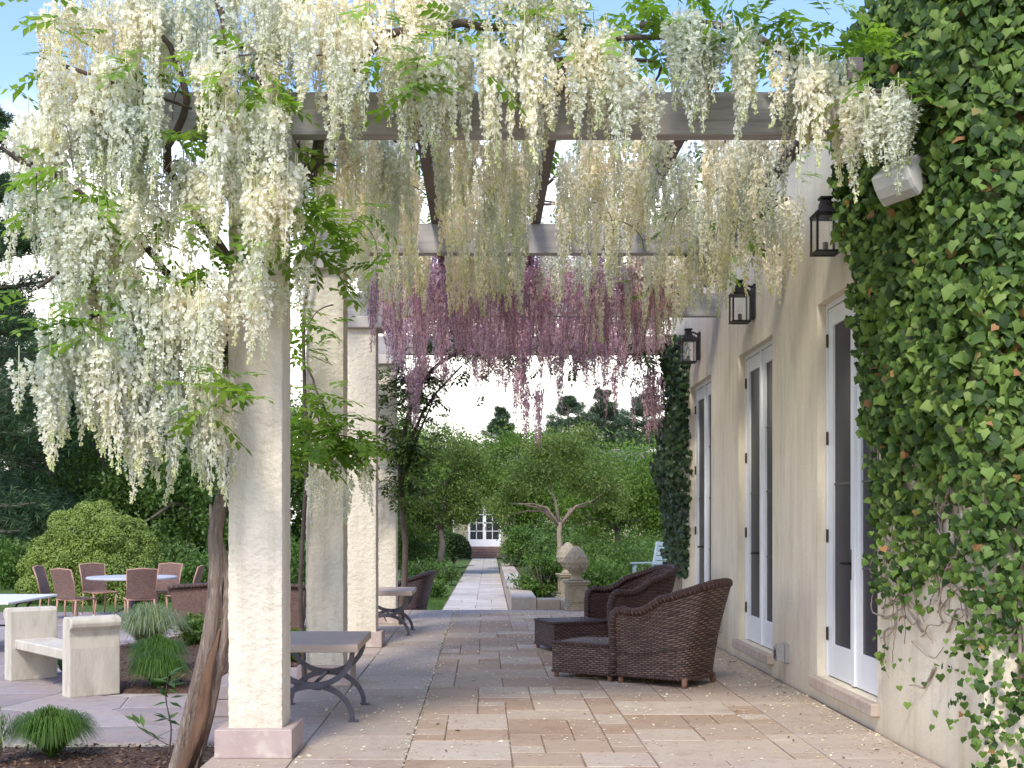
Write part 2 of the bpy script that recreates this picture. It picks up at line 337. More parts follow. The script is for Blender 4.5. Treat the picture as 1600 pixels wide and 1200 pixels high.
# ------------------------------------------------------------------ trees and plants
def crown_mesh(name, mat, blobs, n, ln, wd, clumps=60, spread=.22, droop=.25, tmpl=KITE):
    """leaves in clumps that fill several ellipsoids (cx, cy, cz, rx, ry, rz)"""
    vol = np.array([b[3] * b[4] * b[5] for b in blobs]) ** .67; vol /= vol.sum(); parts = []; centres = []
    for b, w in zip(blobs, vol):
        k = max(4, int(clumps * w)); d = rdir(k); rr = rng.uniform(.35, 1, k) ** .6
        c = np.array(b[:3]) + d * rr[:, None] * np.array(b[3:]) * rng.uniform(.85, 1.1, (k, 1))
        centres.append(c); m = int(n * w / k) + 1; sc = spread * np.mean(b[3:]) * rng.uniform(.6, 1.4, k)
        p = (c[:, None, :] + rng.normal(size=(k, m, 3)) * sc[:, None, None] * np.array([1, 1, .7])).reshape(-1, 3)
        al = rdir(len(p)) + np.array([0, 0, -droop]) + unit(p - np.array(b[:3])) * .4
        nm = rdir(len(p), .9)
        L = ln * rng.uniform(.6, 1.3, len(p)); parts.append(scatter(p, al, nm, L, L * wd / ln, tmpl))
    V, Fc = join(parts); return npmesh(name, V, Fc, mat), np.concatenate(centres)
def tree(name, label, cat, base, h, blobs, mat, n, ln=.12, wd=.06, clumps=60, spread=.22, trunk_r=.15, bark='trunk', fork=.4, limbs=9, group=None, droop=.25, tmpl=KITE, lean=0):
    """blobs are relative to the base"""
    t = thing(name, label, cat, base, 0, group)
    me, cs = crown_mesh('crown', M[mat], blobs, n, ln, wd, clumps, spread, droop, tmpl)
    put('crown', me, t)
    b = MB(); f = h * fork; k = 7
    pth = [(lean * f * (i / k) + .06 * math.sin(i * 1.7) * trunk_r * 5, .04 * math.cos(i * 2.1) * trunk_r * 5, f * i / k) for i in range(k + 1)]
    b.tube(pth, [trunk_r * (1.35 if i == 0 else 1.08 - .35 * i / k) for i in range(k + 1)], 9, wob=.18)
    top = Vector(pth[-1])
    for c in cs[rng.choice(len(cs), min(limbs, len(cs)), replace=False)]:
        c = Vector(c); mid = top.lerp(c, .5) + Vector((random.uniform(-.2, .2), random.uniform(-.2, .2), .12 * h * random.random())) * .6
        b.tube([top - Vector((0, 0, .1)), top.lerp(mid, .5) + Vector((0, 0, .03 * h)), mid, c], [trunk_r * .55, trunk_r * .4, trunk_r * .28, trunk_r * .1], 6)
    b.build('trunk', M[bark], t, True); return t
def pine(label, base, h, w, n, mat='pine_needles', seed=0, bare=.12, ln=.3, group=None, tiers=13):
    t = thing('pine_tree', label, 'tree', base, 0, group); rr = random.Random(seed); b = MB(); P, A = [], []
    b.tube([(0, 0, 0), (.05, 0, h * .5), (0, .05, h * .98)], [h * .022, h * .015, h * .004], 8)
    for i in range(tiers):
        z = h * (bare + (1 - bare) * (i + .5) / tiers); z00 = z
        for k in range(rr.randint(6, 9)):
            z = min(h * .985, z00 + rr.uniform(-.8, .8) * h * (1 - bare) / tiers); fr = (z / h - bare) / (1 - bare); r = w * max(.02, 1 - fr) ** .75 * rr.uniform(.7, 1.1) + .2
            a = rr.uniform(0, 2 * PI); rb = r * rr.uniform(.6, 1.05); tip = Vector((math.cos(a) * rb, math.sin(a) * rb, z + rb * rr.uniform(-.1, .5)))
            b.tube([(0, 0, z), Vector((0, 0, z)).lerp(tip, .6) + Vector((0, 0, -.03 * rb)), tip], [h * .006, h * .004, h * .0015], 4)
            m = max(8, int(n / (tiers * 6))); u = np.array([rr.random() for _ in range(m)]) ** .6 * .85 + .2
            s = np.array((0, 0, z))[None] + (np.array(tip) - np.array((0, 0, z)))[None] * u[:, None]
            side = np.array((-math.sin(a), math.cos(a), 0)); s = s + side[None] * (rng.normal(size=(m, 1)) * rb * .19) + rng.normal(size=(m, 3)) * np.array([.07, .07, .075]) * rb
            P.append(s); A.append(np.array((math.cos(a), math.sin(a), .55))[None] + rng.normal(size=(m, 3)) * .6)
    P = np.concatenate(P); A = np.concatenate(A); q = []
    for _ in range(5):
        L = ln * rng.uniform(.5, 1.1, len(P)); q.append(scatter(P + rng.normal(size=P.shape) * .06, A + rng.normal(size=A.shape) * .6, rdir(len(P), .5), L, L * .13, KITE))
    put('crown', npmesh('crown', *join(q), M[mat]), t); b.build('trunk', M['trunk'], t, True); return t
def shrub(name, label, cat, base, r, h, mat, n, ln=.07, wd=.04, group=None, clumps=40, spread=.2, ball=False):
    t = thing(name, label, cat, base, 0, group)
    if ball:
        d = rdir(n); d[:, 2] = np.abs(d[:, 2]) * 1 - .35 * (rng.random(n) < .3); d = unit(d); p = d * np.array([r, r, h * .55]) * rng.uniform(.86, 1.03, (n, 1)) + np.array([0, 0, h * .48])
        V, Fc = scatter(p, rdir(n) + d * .6, d + rng.normal(size=d.shape) * .5, ln * rng.uniform(.6, 1.3, n), wd)
        put('foliage', npmesh('foliage', V, Fc, M[mat]), t)
    else:
        me, cs = crown_mesh('foliage', M[mat], [(0, 0, h * .5, r * .85, r * .85, h * .42)], n, ln, wd, clumps, spread)
        put('foliage', me, t)
    b = MB()
    for k in range(7):
        a = random.uniform(0, 2 * PI); b.tube([(0, 0, 0), (math.cos(a) * r * .25, math.sin(a) * r * .25, h * .4), (math.cos(a) * r * .6, math.sin(a) * r * .6, h * .75)], [.02, .014, .005], 5)
    b.build('stem', M['trunk'], t, True); return t
def tuft(label, base, r, h, n, mat='grass_blade', wd=.007, group=None, arch=1.0, name='ornamental_grass'):
    t = thing(name, label, 'grass tuft', base, 0, group); V, Fc = [], []
    for i in range(n):
        a = rng.uniform(0, 2 * PI); q = rng.random() ** .7; L = h * rng.uniform(.7, 1.15); out_ = r * q; w = wd * rng.uniform(.7, 1.3)
        c, s = math.cos(a), math.sin(a); rad = [.06 * r * rng.random(), out_ * .45, out_ * .85, out_ * 1.08 * arch]
        zz = [0, L * .55 * (1.1 - .2 * q), L * (1 - .25 * q), L * (1 - .62 * q * arch)]; k = len(V)
        for j in range(4):
            wj = w * (1, .9, .6, .1)[j]; V += [(rad[j] * c - s * wj, rad[j] * s + c * wj, zz[j]), (rad[j] * c + s * wj, rad[j] * s - c * wj, zz[j])]
        for j in range(3): Fc.append((k + 2 * j, k + 2 * j + 1, k + 2 * j + 3, k + 2 * j + 2))
    put('foliage', npmesh('foliage', V, Fc, M[mat]), t); return t

# ------------------------------------------------------------------ ground, terrace, patio, path
ZY = -.30                                    # level of the garden below the terrace
g = MB(); gy = [(-300, ZY - .03), (20, ZY - .03), (66, -.53), (900, -.6)]
g.add([(x, y, z) for y, z in gy for x in (-500, 500)], [(2 * i, 2 * i + 1, 2 * i + 3, 2 * i + 2) for i in range(3)])
tag(g.build('lawn', M['lawn']), kind='structure')
XW = 2.825; YH0, YH1 = 6.86, 18.2            # house wall plane, its near corner and its far end
terr = MB(); terr.box(-1.73, XW + .02, -2, 20.65, -.6, -.012); terr.box(XW + .02, 9, -2, YH0 - .02, -.6, -.012)
terrace = tag(terr.build('terrace_floor', M['joint']), kind='structure')
slab_cache = {}
def slab(parent, x0, x1, y0, y1, mat, z=0, gap=.004, h=.03, name='paving_tile', ch=.004):
    w, l = round(x1 - x0 - gap * 2, 3), round(y1 - y0 - gap * 2, 3); key = (w, l, mat.name, h)
    if key not in slab_cache:
        q = MB().box(-w / 2, w / 2, -l / 2, l / 2, -h, 0, ch); jit = [(random.uniform(-.003, .003), random.uniform(-.003, .003)) for _ in range(4)]
        q.v = [(x + jit[i % 4][0], y + jit[i % 4][1], z + (random.uniform(-.002, .001) if i >= 8 else 0)) for i, (x, y, z) in enumerate(q.v)]; slab_cache[key] = q.mesh(name, mat)
    return put(name, slab_cache[key], parent, ((x0 + x1) / 2, (y0 + y1) / 2, z + random.uniform(-.0015, .0015)), (random.uniform(-.0015, .0015), random.uniform(-.0015, .0015), 0))
def ashlar(nx, ny, sizes, seed):
    rr = random.Random(seed); occ = [[0] * nx for _ in range(ny)]; res = []
    for j in range(ny):
        for i in range(nx):
            if occ[j][i]: continue
            c = [q for q in sizes if i + q[0] <= nx and j + q[1] <= ny and not any(occ[j + b][i + a] for a in range(q[0]) for b in range(q[1]))]
            w, l = rr.choice(c) if c else (1, 1)
            for a in range(w):
                for b in range(l): occ[j + b][i + a] = 1
            res.append((i, j, w, l))
    return res
u = 2.69 / 12
for i, j, w, l in ashlar(12, 57, [(3, 2), (2, 2), (2, 3), (3, 3), (2, 2), (3, 2), (1, 1), (2, 3), (4, 3), (2, 1), (1, 2), (2, 2)], 8):
    y0 = 7.0 + j * u
    slab(terrace, -.49 + i * u, -.49 + (i + w) * u, y0, y0 + l * u, M['tile'])
for (x0, x1, ya, yb, Ls) in ((-1.2, -.49, 5.2, 20.64, (1.1, 1.4, .9)), (-1.73, -1.2, 5.2, 20.64, (1.3, 1.6, 1.0)), (2.2, XW - .03, 6.4, 20.64, (1.2, .9, 1.5)), (-.49, .75, 5.2, 7.0, (.6,)), (.75, 2.2, 5.2, 7.0, (.6,))):
    y = ya; k = 0
    while y < yb - .05:
        L = min(Ls[k % len(Ls)] * random.uniform(.9, 1.1), yb - y)
        if yb - y - L < .4: L = yb - y
        slab(terrace, x0, x1, y, y + L, M['border']); y += L; k += 1
for j in range(4):
    for i in range(4): slab(terrace, XW + .04 + i * 1.1, XW + .04 + (i + 1) * 1.1, 2.3 + j * 1.13, 2.3 + (j + 1) * 1.13, M['border'])
slab(terrace, -.49, .85, 19.86, 20.64, M['border']); slab(terrace, .85, 2.2, 19.86, 20.64, M['border'])
# landing and step beside the terrace
st = thing('stone_landing', 'low grey stone landing beside the terrace edge, behind the vine trunk', 'step', (-2.15, 12, ZY))
for (x0, x1, y0, y1, z0, z1) in ((-2.55, -1.74, 11.2, 11.9, .16, .29), (-2.55, -1.74, 11.91, 12.6, .16, .29), (-2.55, -2.13, 11.2, 12.6, 0, .155), (-2.12, -1.74, 11.2, 12.6, 0, .155)):
    MB().box(x0 + 2.15, x1 + 2.15, y0 - 12, y1 - 12, z0, z1, .006).build('step_block', M['flag'], st)

# flagstones: irregular stones from bisected cells
def cells(seeds, bounds):
    res = []
    for i, s in enumerate(seeds):
        poly = [np.array(p) for p in ((bounds[0], bounds[2]), (bounds[1], bounds[2]), (bounds[1], bounds[3]), (bounds[0], bounds[3]))]
        d = np.hypot(*(seeds - s).T)
        for j in np.argsort(d)[1:22]:
            m = (s + seeds[j]) / 2; nn = seeds[j] - s; o = []
            for a in range(len(poly)):
                p, q = poly[a], poly[(a + 1) % len(poly)]; dp, dq = (p - m) @ nn, (q - m) @ nn
                if dp <= 0: o.append(p)
                if dp * dq < 0: o.append(p + (q - p) * dp / (dp - dq))
            poly = o
            if len(poly) < 3: break
        if len(poly) >= 3: res.append(poly)
    return res
pb = MB(); pb.box(-12, -1.74, 9.86, 24.2, ZY - .2, ZY - .007)
patio = tag(pb.build('patio', M['joint_light']), kind='structure')
seeds = []
for j in range(15):
    for i in range(10): seeds.append((-11.9 + (i + .5 + .5 * (j % 2)) * 1.02 + random.uniform(-.36, .36), 9.86 + (j + .5) * .95 + random.uniform(-.34, .34)))
BED = [(-4.05, 12.75), (-1.75, 12.7), (-1.75, 20.5), (-3.4, 21.0), (-4.6, 19.2), (-5.3, 17.2), (-4.75, 14.6)]
def inpoly(x, y, P):
    c = False
    for i in range(len(P)):
        (x1, y1), (x2, y2) = P[i], P[i - 1]
        if (y1 > y) != (y2 > y) and x < (x2 - x1) * (y - y1) / (y2 - y1) + x1: c = not c
    return c
for poly in cells(np.array(seeds), (-12, -1.75, 9.87, 24.19)):
    c = sum(poly) / len(poly)
    if inpoly(c[0], c[1], BED): continue
    pts = [c + (p - c) * (1 - .013 / max(.2, np.linalg.norm(p - c))) for p in poly]
    b = MB(); zt = random.uniform(-.003, .004); n = len(pts)
    inn = [c + (p - c) * .985 for p in pts]
    b.add([(*(p - c), -.03) for p in pts] + [(*(p - c), zt - .005) for p in pts] + [(*(p - c), zt) for p in inn],
          [tuple(range(2 * n, 3 * n))] + [(k * n + a, k * n + (a + 1) % n, k * n + n + (a + 1) % n, k * n + n + a) for k in range(2) for a in range(n)])
    put('flagstone', b.mesh('flagstone', M['flag']), patio, (c[0], c[1], ZY))
# mulch beds
def bed(P, z, h):
    b = MB(); n = len(P); cx = sum(p[0] for p in P) / n; cy = sum(p[1] for p in P) / n; ring = []
    for f, zz in ((1, -.05), (.99, h * .5), (.93, h), (.7, h * 1.2), (.4, h * 1.3), (.15, h * 1.3)): ring.append([(cx + (p[0] - cx) * f + random.uniform(-.02, .02), cy + (p[1] - cy) * f + random.uniform(-.02, .02), z + zz) for p in P])
    vs = [q for r_ in ring for q in r_]; m = len(ring)
    b.add(vs, [(i * n + k, i * n + (k + 1) % n, (i + 1) * n + (k + 1) % n, (i + 1) * n + k) for i in range(m - 1) for k in range(n)] + [tuple(range((m - 1) * n, m * n))])
    return tag(b.build('mulch_bed', M['mulch'], None, True), kind='structure')
def dense(P, k=8): return [(P[i][0] + (P[(i + 1) % len(P)][0] - P[i][0]) * j / k, P[i][1] + (P[(i + 1) % len(P)][1] - P[i][1]) * j / k) for i in range(len(P)) for j in range(k)]
bed(dense(BED), ZY, .05)
FRONT = [(-7, 2), (-1.76, 2), (-1.76, 9.84), (-7, 9.84)]
bed(dense(FRONT, 10), ZY - .03, .03)
# mulch chips
def chips(P, z, n, seed):
    r_ = np.random.default_rng(seed); xs = [p[0] for p in P]; ys = [p[1] for p in P]; pts = []
    while len(pts) < n:
        x, y = r_.uniform(min(xs), max(xs)), r_.uniform(min(ys), max(ys))
        if inpoly(x, y, P): pts.append((x, y, z))
    pts = np.array(pts); al = r_.normal(size=(n, 3)); al[:, 2] *= .35; L = r_.uniform(.02, .06, n)
    return scatter(pts, al, r_.normal(size=(n, 3)) * .5 + (0, 0, 1), L, L * .4)
V, Fc = join([chips(BED, ZY + .068, 5000, 1), chips([(-5, 7.6), (-1.78, 7.6), (-1.78, 9.8), (-5, 9.8)], ZY + .012, 5000, 2)])
G('mulch_chip', (.05, .028, .02), (.12, .07, .045), (.19, .12, .08), trans=0)
tag(put('mulch_chips', npmesh('mulch_chips', V, Fc, M['mulch_chip'])), kind='stuff')
# the path beyond the terrace, falling gently to the cottage
def pz(y): return -.2 - .29 * (y - 20.7) / 45.3
def px0(y): return -.815 + .24 * (y - 20.7) / 45.3
pm = MB(); pm.add([(-.83, 20.66, pz(20.7) - .014), (.48, 20.66, pz(20.7) - .014), (.73, 66, pz(66) - .014), (-.6, 66, pz(66) - .014)], [(0, 1, 2, 3)])
path = tag(pm.build('path', M['joint']), kind='structure')
far = MB(); uu = .3225
for i, j, w, l in ashlar(4, 140, [(2, 1), (1, 1), (2, 2), (3, 1), (2, 1)], 3):
    y0 = 20.68 + j * uu; y1 = y0 + l * uu; x0 = px0(y0) + i * uu; x1 = x0 + w * uu
    if y0 < 36: slab(path, x0, x1, y0, y1, M['pathstone'], pz((y0 + y1) / 2), .009, .04, 'paving_stone')
    else: far.box(x0 + .01, x1 - .01, y0 + .01, y1 - .01, pz(y0) - .05, pz((y0 + y1) / 2))
tag(far.build('far_paving_stone', M['pathstone_joined'], path), kind='stuff')
# ------------------------------------------------------------------ house
house = thing('house', 'cream stucco house with tall white french doors along the terrace', 'house', (XW, 12, 0))
ys = [YH0, 8.71, 10.28, 11.88, 13.45, 15.07, 16.64, YH1]; zs = [-.4, .2, 3.33, 4.85]; doors = [(1, 2), (3, 4), (5, 6)]
hw = MB()
for i in range(7):
    for k in range(3):
        if k == 1 and i in (1, 3, 5): continue
        hw.add([(XW, ys[i], zs[k]), (XW, ys[i + 1], zs[k]), (XW, ys[i + 1], zs[k + 1]), (XW, ys[i], zs[k + 1])], [(0, 3, 2, 1)])
for a, b in doors:
    y0, y1, z0, z1, X1 = ys[a], ys[b], .2, 3.33, XW + .3
    hw.add([(XW, y0, z0), (X1, y0, z0), (X1, y0, z1), (XW, y0, z1), (XW, y1, z0), (X1, y1, z0), (X1, y1, z1), (XW, y1, z1)], [(0, 1, 2, 3), (7, 6, 5, 4), (3, 2, 6, 7), (0, 4, 5, 1)])
hw.add([(XW, YH0, -.4), (9, YH0, -.4), (9, YH0, 4.85), (XW, YH0, 4.85), (XW, YH1, -.4), (9, YH1, -.4), (9, YH1, 4.85), (XW, YH1, 4.85)], [(0, 1, 2, 3), (7, 6, 5, 4), (1, 5, 6, 2)])
hw.build('wall', M['wall'], house, world=True)
MB().box(XW - .06, 9.05, YH0 - .06, YH1 + .06, 4.85, 4.93, .01).build('coping', M['capital'], house, world=True)
XD = XW + .07
for a, b in doors:
    y0, y1 = ys[a], ys[b]; ym = (y0 + y1) / 2; jt = .04; e = .002
    fr = MB(); fr.box(XD, XD + .14, y0 + e, y0 + jt, .2, 3.328).box(XD, XD + .14, y1 - jt, y1 - e, .2, 3.328).box(XD, XD + .14, y0 + jt, y1 - jt, 3.285, 3.328)
    door = fr.build('french_door', M['white'], house, world=True)
    for s, (ya, yb) in enumerate(((y0 + jt + .004, ym - .002), (ym + .002, y1 - jt - .004))):
        lf = MB(); xa, xb = XD + .012, XD + .057; st_, tr, br = .125, .15, .27
        lf.box(xa, xb, ya, ya + st_, .21, 3.28, .003).box(xa, xb, yb - st_, yb, .21, 3.28, .003)
        lf.box(xa + .001, xb, ya + st_, yb - st_, .21, .21 + br, .003).box(xa + .001, xb, ya + st_, yb - st_, 3.28 - tr, 3.28, .003)
        if s == 0: lf.box(xa - .022, xa - .001, yb - .03, yb + .03, .212, 3.278, .004)
        lf.build('door_leaf', M['white'], door, world=True)
        MB().box(xa + .02, xa + .026, ya + st_ - .003, yb - st_ + .003, .478, 3.133).build('glass_pane', M['screen'], door, world=True)
        mu = MB()
        for zz in ((1.14, 1.81, 2.47) if s == 0 else (1.81,)): mu.box(xa + .012, xa + .0195, ya + st_, yb - st_, zz - .008, zz + .008)
        mu.build('muntin', M['iron'], door, world=True)
        for zz in (.56, 1.38, 2.2, 3.02):
            yh = ya - .004 if s == 0 else yb + .004
            MB().tube([(xa - .010, yh, zz - .055), (xa - .010, yh, zz + .055)], .011, 8).build('hinge', M['bronze'], door, world=True)
    hd = MB(); hd.box(XD - .005, XD + .011, ym + .045, ym + .085, 1.04, 1.28, .003)
    hd.tube([(XD - .002, ym + .065, 1.17), (XD - .06, ym + .065, 1.17), (XD - .065, ym + .14, 1.17), (XD - .058, ym + .2, 1.165)], .011, 8)
    hd.build('handle', M['black'], door, True, world=True)
    sl_ = MB(); sl_.box(XW - .065, XW + .3, y0 - .05, ym + .2, .105, .199, .008); sl_.box(XW - .062, XW + .3, ym + .206, y1 + .05, .105, .199, .008)
    sl_.build('door_sill', M['sill'], house, world=True)
for yb_, lb in ((11.3, 'weathered grey outlet box low on the cream wall between the nearest two doors'), (14.45, 'small grey outlet box low on the wall behind the wicker armchairs')):
    o = thing('outlet_box', lb, 'outlet', (XW, yb_, .28), 0, 'outlet boxes on the house wall')
    MB().box(-.035, -.001, -.07, .07, -.09, .09, .005).build('back_box', M['box'], o)
    MB().prism([(-.037, -.08), (-.11, -.075), (-.115, .05), (-.10, .08), (-.037, .085)], 'y', -.06, .06).build('cover', M['box'], o, bevel=.006)
    MB().box(-.118, -.112, -.04, .04, -.05, .03).build('latch', M['iron'], o)
def lantern(y, z, label):
    t = thing('wall_lantern', label, 'lantern', (XW, y, z), 0, 'lanterns above the doors'); cx = -.15; w = .088
    b = MB(); b.box(-.025, -.001, -.07, .07, -.16, .2, .006); b.tube([(-.02, 0, .17), (-.09, 0, .2), (cx, 0, .19)], .012, 8); b.build('bracket', M['black'], t, bevel=0)
    fr = MB()
    for sx in (-1, 1):
        for sy in (-1, 1): fr.box(cx + sx * w - .008, cx + sx * w + .008, sy * w - .008, sy * w + .008, -.19, .08)
    for z_ in (-.2, .08):
        fr.box(cx - w - .01, cx + w + .01, -w - .01, -w + .012, z_, z_ + .016).box(cx - w - .01, cx + w + .01, w - .012, w + .01, z_, z_ + .016)
        fr.box(cx - w - .01, cx - w + .012, -w + .012, w - .012, z_, z_ + .016).box(cx + w - .012, cx + w + .01, -w + .012, w - .012, z_, z_ + .016)
    fr.build('cage', M['black'], t)
    r_ = MB(); q = lambda s, zz: [(cx - s, -s, zz), (cx + s, -s, zz), (cx + s, s, zz), (cx - s, s, zz)]
    lv = [(w + .012, .098), (w + .012, .11), (w * .8, .14), (w * .52, .165), (w * .5, .20), (w * .42, .205), (w * .4, .225), (w * .56, .23), (w * .56, .243)]
    r_.add([p for s, zz in lv for p in q(s, zz)], [(3, 2, 1, 0), tuple(range(32, 36))] + [(i * 4 + k, i * 4 + (k + 1) % 4, i * 4 + 4 + (k + 1) % 4, i * 4 + 4 + k) for i in range(8) for k in range(4)])
    r_.build('roof', M['black'], t)
    MB().box(cx - w, cx + w, -w, w, -.196, -.188).build('base_plate', M['black'], t)
    c = MB(); c.tube([(cx, 0, -.186), (cx, 0, -.11)], .022, 10); c.build('candle_socket', M['black'], t)
    MB().lathe([(.008, -.11), (.018, -.085), (.02, -.06), (.012, -.03), (.004, -.01)], (cx, 0), 10).build('bulb', M['clear'], t, True)
    gl = MB()
    gl.box(cx - w - .001, cx - w + .001, -w + .012, w - .012, -.183, .079); gl.box(cx - w + .012, cx + w - .012, -w - .001, -w + .001, -.183, .079)
    gl.build('glass_pane', M['clear'], t); return t
lantern(9.5, 3.79, 'black glass lantern half buried in ivy above the nearest french door')
lantern(12.67, 3.77, 'black four-sided wall lantern on bare stucco above the middle french door')
lantern(15.86, 3.77, 'black wall lantern in shade above the farthest french door')
# speaker on the corner, small flood lamp in the ivy
sp = thing('loudspeaker', 'small pale grey outdoor loudspeaker tilted on the ivy covered wall', 'speaker', (2.53, 7.35, 3.58))
b = MB(); prof = [(-.10, -.13), (.06, -.10), (.10, -.05), (.10, .05), (.06, .10), (-.10, .13)]
b.prism([(-.13, -.10), (-.15, -.03), (-.15, .03), (-.13, .10), (.06, .085), (.11, .05), (.11, -.05), (.06, -.085)], 'z', -.12, .12)
cab = b.build('cabinet', M['speaker'], sp, bevel=.012); gr = MB().prism([(-.134, -.095), (-.168, -.03), (-.168, .03), (-.134, .095)], 'z', -.105, .105).build('grille', M['grille'], sp, bevel=.006)
br = MB().tube([(.10, 0, 0), (.2, 0, 0), (.3, .02, .03)], .022, 8).build('bracket', M['speaker'], sp, True)
_x = -Vector((-.5, -.62, -.6)).normalized(); _z = Vector((.86, -.1, .52)); _z = (_z - _x * _z.dot(_x)).normalized(); sp.rotation_euler = Matrix((_x, _z.cross(_x), _z)).transposed().to_euler()
fl = thing('flood_lamp', 'tiny dark security lamp peeking out of the ivy', 'lamp', (2.66, 7.55, 2.64))
MB().lathe([(.03, -.06), (.045, 0), (.04, .04), (.01, .06)], (0, 0), 14).build('housing', M['black'], fl, True)
MB().tube([(0, 0, .03), (.1, 0, .03)], .015, 8).build('arm', M['black'], fl, True)
MB().lathe([(.02, -.068), (.036, -.062), (.03, -.055)], (0, 0), 14).build('lens', M['clear'], fl, True)
fl.rotation_euler = (R(-35), R(20), 0)

# ------------------------------------------------------------------ pergola
perg = thing('pergola', 'weathered timber pergola on cream stucco columns over the terrace', 'pergola', (-1.45, 12.8, 0))
XC = -1.455; YC = [7.92 + 3.4 * i for i in range(4)]
YC = [7.93, 11.33, 14.72, 18.05]
BZ = 3.95
def col_mesh():
    b = MB(); hw_, z0, z1 = .174, .18, BZ - .14; n, m = 18, 200
    for s in range(4):
        a = s * PI / 2; ca, sa = math.cos(a), math.sin(a)
        def fn(u_, v_):
            x = (u_ - .5) * 2; edge = 1 - .025 * max(0, abs(x) - .88) / .12; z = z0 + (z1 - z0) * v_
            p = Vector((x * hw_ * edge, -hw_ * edge, z)); p = Vector((p.x * ca - p.y * sa, p.x * sa + p.y * ca, z))
            d = noise.noise(p * 26) * .0055 + noise.noise(p * 60 + Vector((3, 1, 7))) * .0034 + noise.noise(p * 6) * .003
            k = Vector((p.x, p.y, 0)).normalized(); return p + k * d
        b.grid(fn, n, m)
    return b.mesh('column', M['column'], True)
cme = col_mesh()
cap_me = MB().box(-.245, .245, -.245, .245, BZ - .14, BZ - .001, .008).mesh('capital', M['capital'])
pl_me = MB().box(-.244, .244, -.244, .244, 0, .182, .006).mesh('plinth', M['plinth'])
for yc in YC:
    c = put('column', cme, perg, (XC - perg.location.x, yc - 12.8, 0)); put('plinth', pl_me, c, (0, 0, .001)); put('capital', cap_me, c)
for i, yc in enumerate(YC):
    y0 = yc - .235; xl = -2.25 if i == 0 else -1.66
    b = MB(); zt, zb = BZ + .27, BZ
    prof = [(xl, zt), (xl, zb + .17)] + ([(xl + .02, zb + .12), (xl + .09, zb + .06), (xl + .2, zb + .01), (xl + .3, zb)] if i == 0 else [(xl, zb)]) + [(XW + .08, zb), (XW + .08, zt)]
    b.prism(prof, 'y', y0, y0 + .12)
    bo = b.build('beam', M['beam'], perg, world=True, bevel=.004)
    if i == 3: pass
for x in (-1.36, -.43, .48, 1.4, 2.3):
    MB().box(x - .045, x + .045, YC[0] - .42, YC[3] + .6, BZ + .272, BZ + .42, .004).build('rafter', M['rafter'], perg, world=True)

# ------------------------------------------------------------------ wisteria
def raceme_mesh(name, mat, seed, L=.5, r0=.062, n=112, size=.031):
    r_ = np.random.default_rng(seed); t_ = np.sort(r_.random(n) ** .85); a = r_.uniform(0, 2 * PI, n)
    rad = (r0 * (1 - t_ ** 1.15) * np.minimum(1, .5 + t_ * 5) + .006) * r_.uniform(.55, 1.1, n)
    bend = r_.normal(size=2) * .03
    ax = np.stack([bend[0] * t_ ** 2, bend[1] * t_ ** 2, -L * t_], 1)
    o = np.stack([np.cos(a), np.sin(a), np.zeros(n)], 1); p = ax + o * rad[:, None]; p[:, 2] -= rad * .35
    sz = size * (1.08 - .72 * t_) * r_.uniform(.75, 1.2, n); up = np.array([0, 0, 1.0])
    parts = []
    # banner, two wings hanging below it, and the flower stalk
    parts.append(scatter(p, o * .35 + up * .9 + r_.normal(size=(n, 3)) * .35, o + r_.normal(size=(n, 3)) * .4, sz * 1.0, sz * 1.15))
    parts.append(scatter(p, o * .7 - up * .75 + r_.normal(size=(n, 3)) * .3, o + up * .5 + r_.normal(size=(n, 3)) * .4, sz * .95, sz * .75))
    side = np.cross(o, up); parts.append(scatter(p, o * .8 - up * .3, side, sz * .9, sz * .6))
    zz = np.linspace(.06, -L * .97, 8); k = np.clip(-zz / L, 0, 1) ** 2; w = .0035
    ring = np.stack([np.stack([bend[0] * k + w * math.cos(q), bend[1] * k + w * math.sin(q), zz], 1) for q in (0, 2.1, 4.2)], 1).reshape(-1, 3)
    fs = [t3 for i in range(7) for q in range(3) for t3 in ((i * 3 + q, i * 3 + (q + 1) % 3, i * 3 + 3 + q), (i * 3 + (q + 1) % 3, i * 3 + 3 + (q + 1) % 3, i * 3 + 3 + q))]
    parts.append((ring, np.array(fs)))
    for q in range(0, n, 2):                  # a short stalk ties each flower to the stem
        pass
    bud = np.repeat((t_ + r_.uniform(-.08, .08, n) > .91).astype(int), 2)
    mi = np.concatenate([bud, bud, bud, np.ones(len(fs), int)])
    V, Fc = join(parts)
    return V, Fc, mi
NV = 8
G('bud', (.60, .62, .36), (.74, .74, .50), (.82, .81, .64), trans=.25)
G('purple_bud', (.30, .16, .24), (.42, .25, .33), (.36, .27, .24), trans=.25)
white_v = [raceme_mesh('w', None, 100 + k, .5, .041 + .006 * (k % 3), 104 + 5 * k) for k in range(NV)]
purp_v = [raceme_mesh('p', None, 200 + k, .5, .052, 100, .028) for k in range(5)]
white_me = [npmesh('flower_cluster', q[0], q[1], M['petal'], False, q[2], M['bud']) for q in white_v]
purp_me = [npmesh('flower_cluster', q[0], q[1], M['petal_purple'], False, q[2], M['purple_bud']) for q in purp_v]
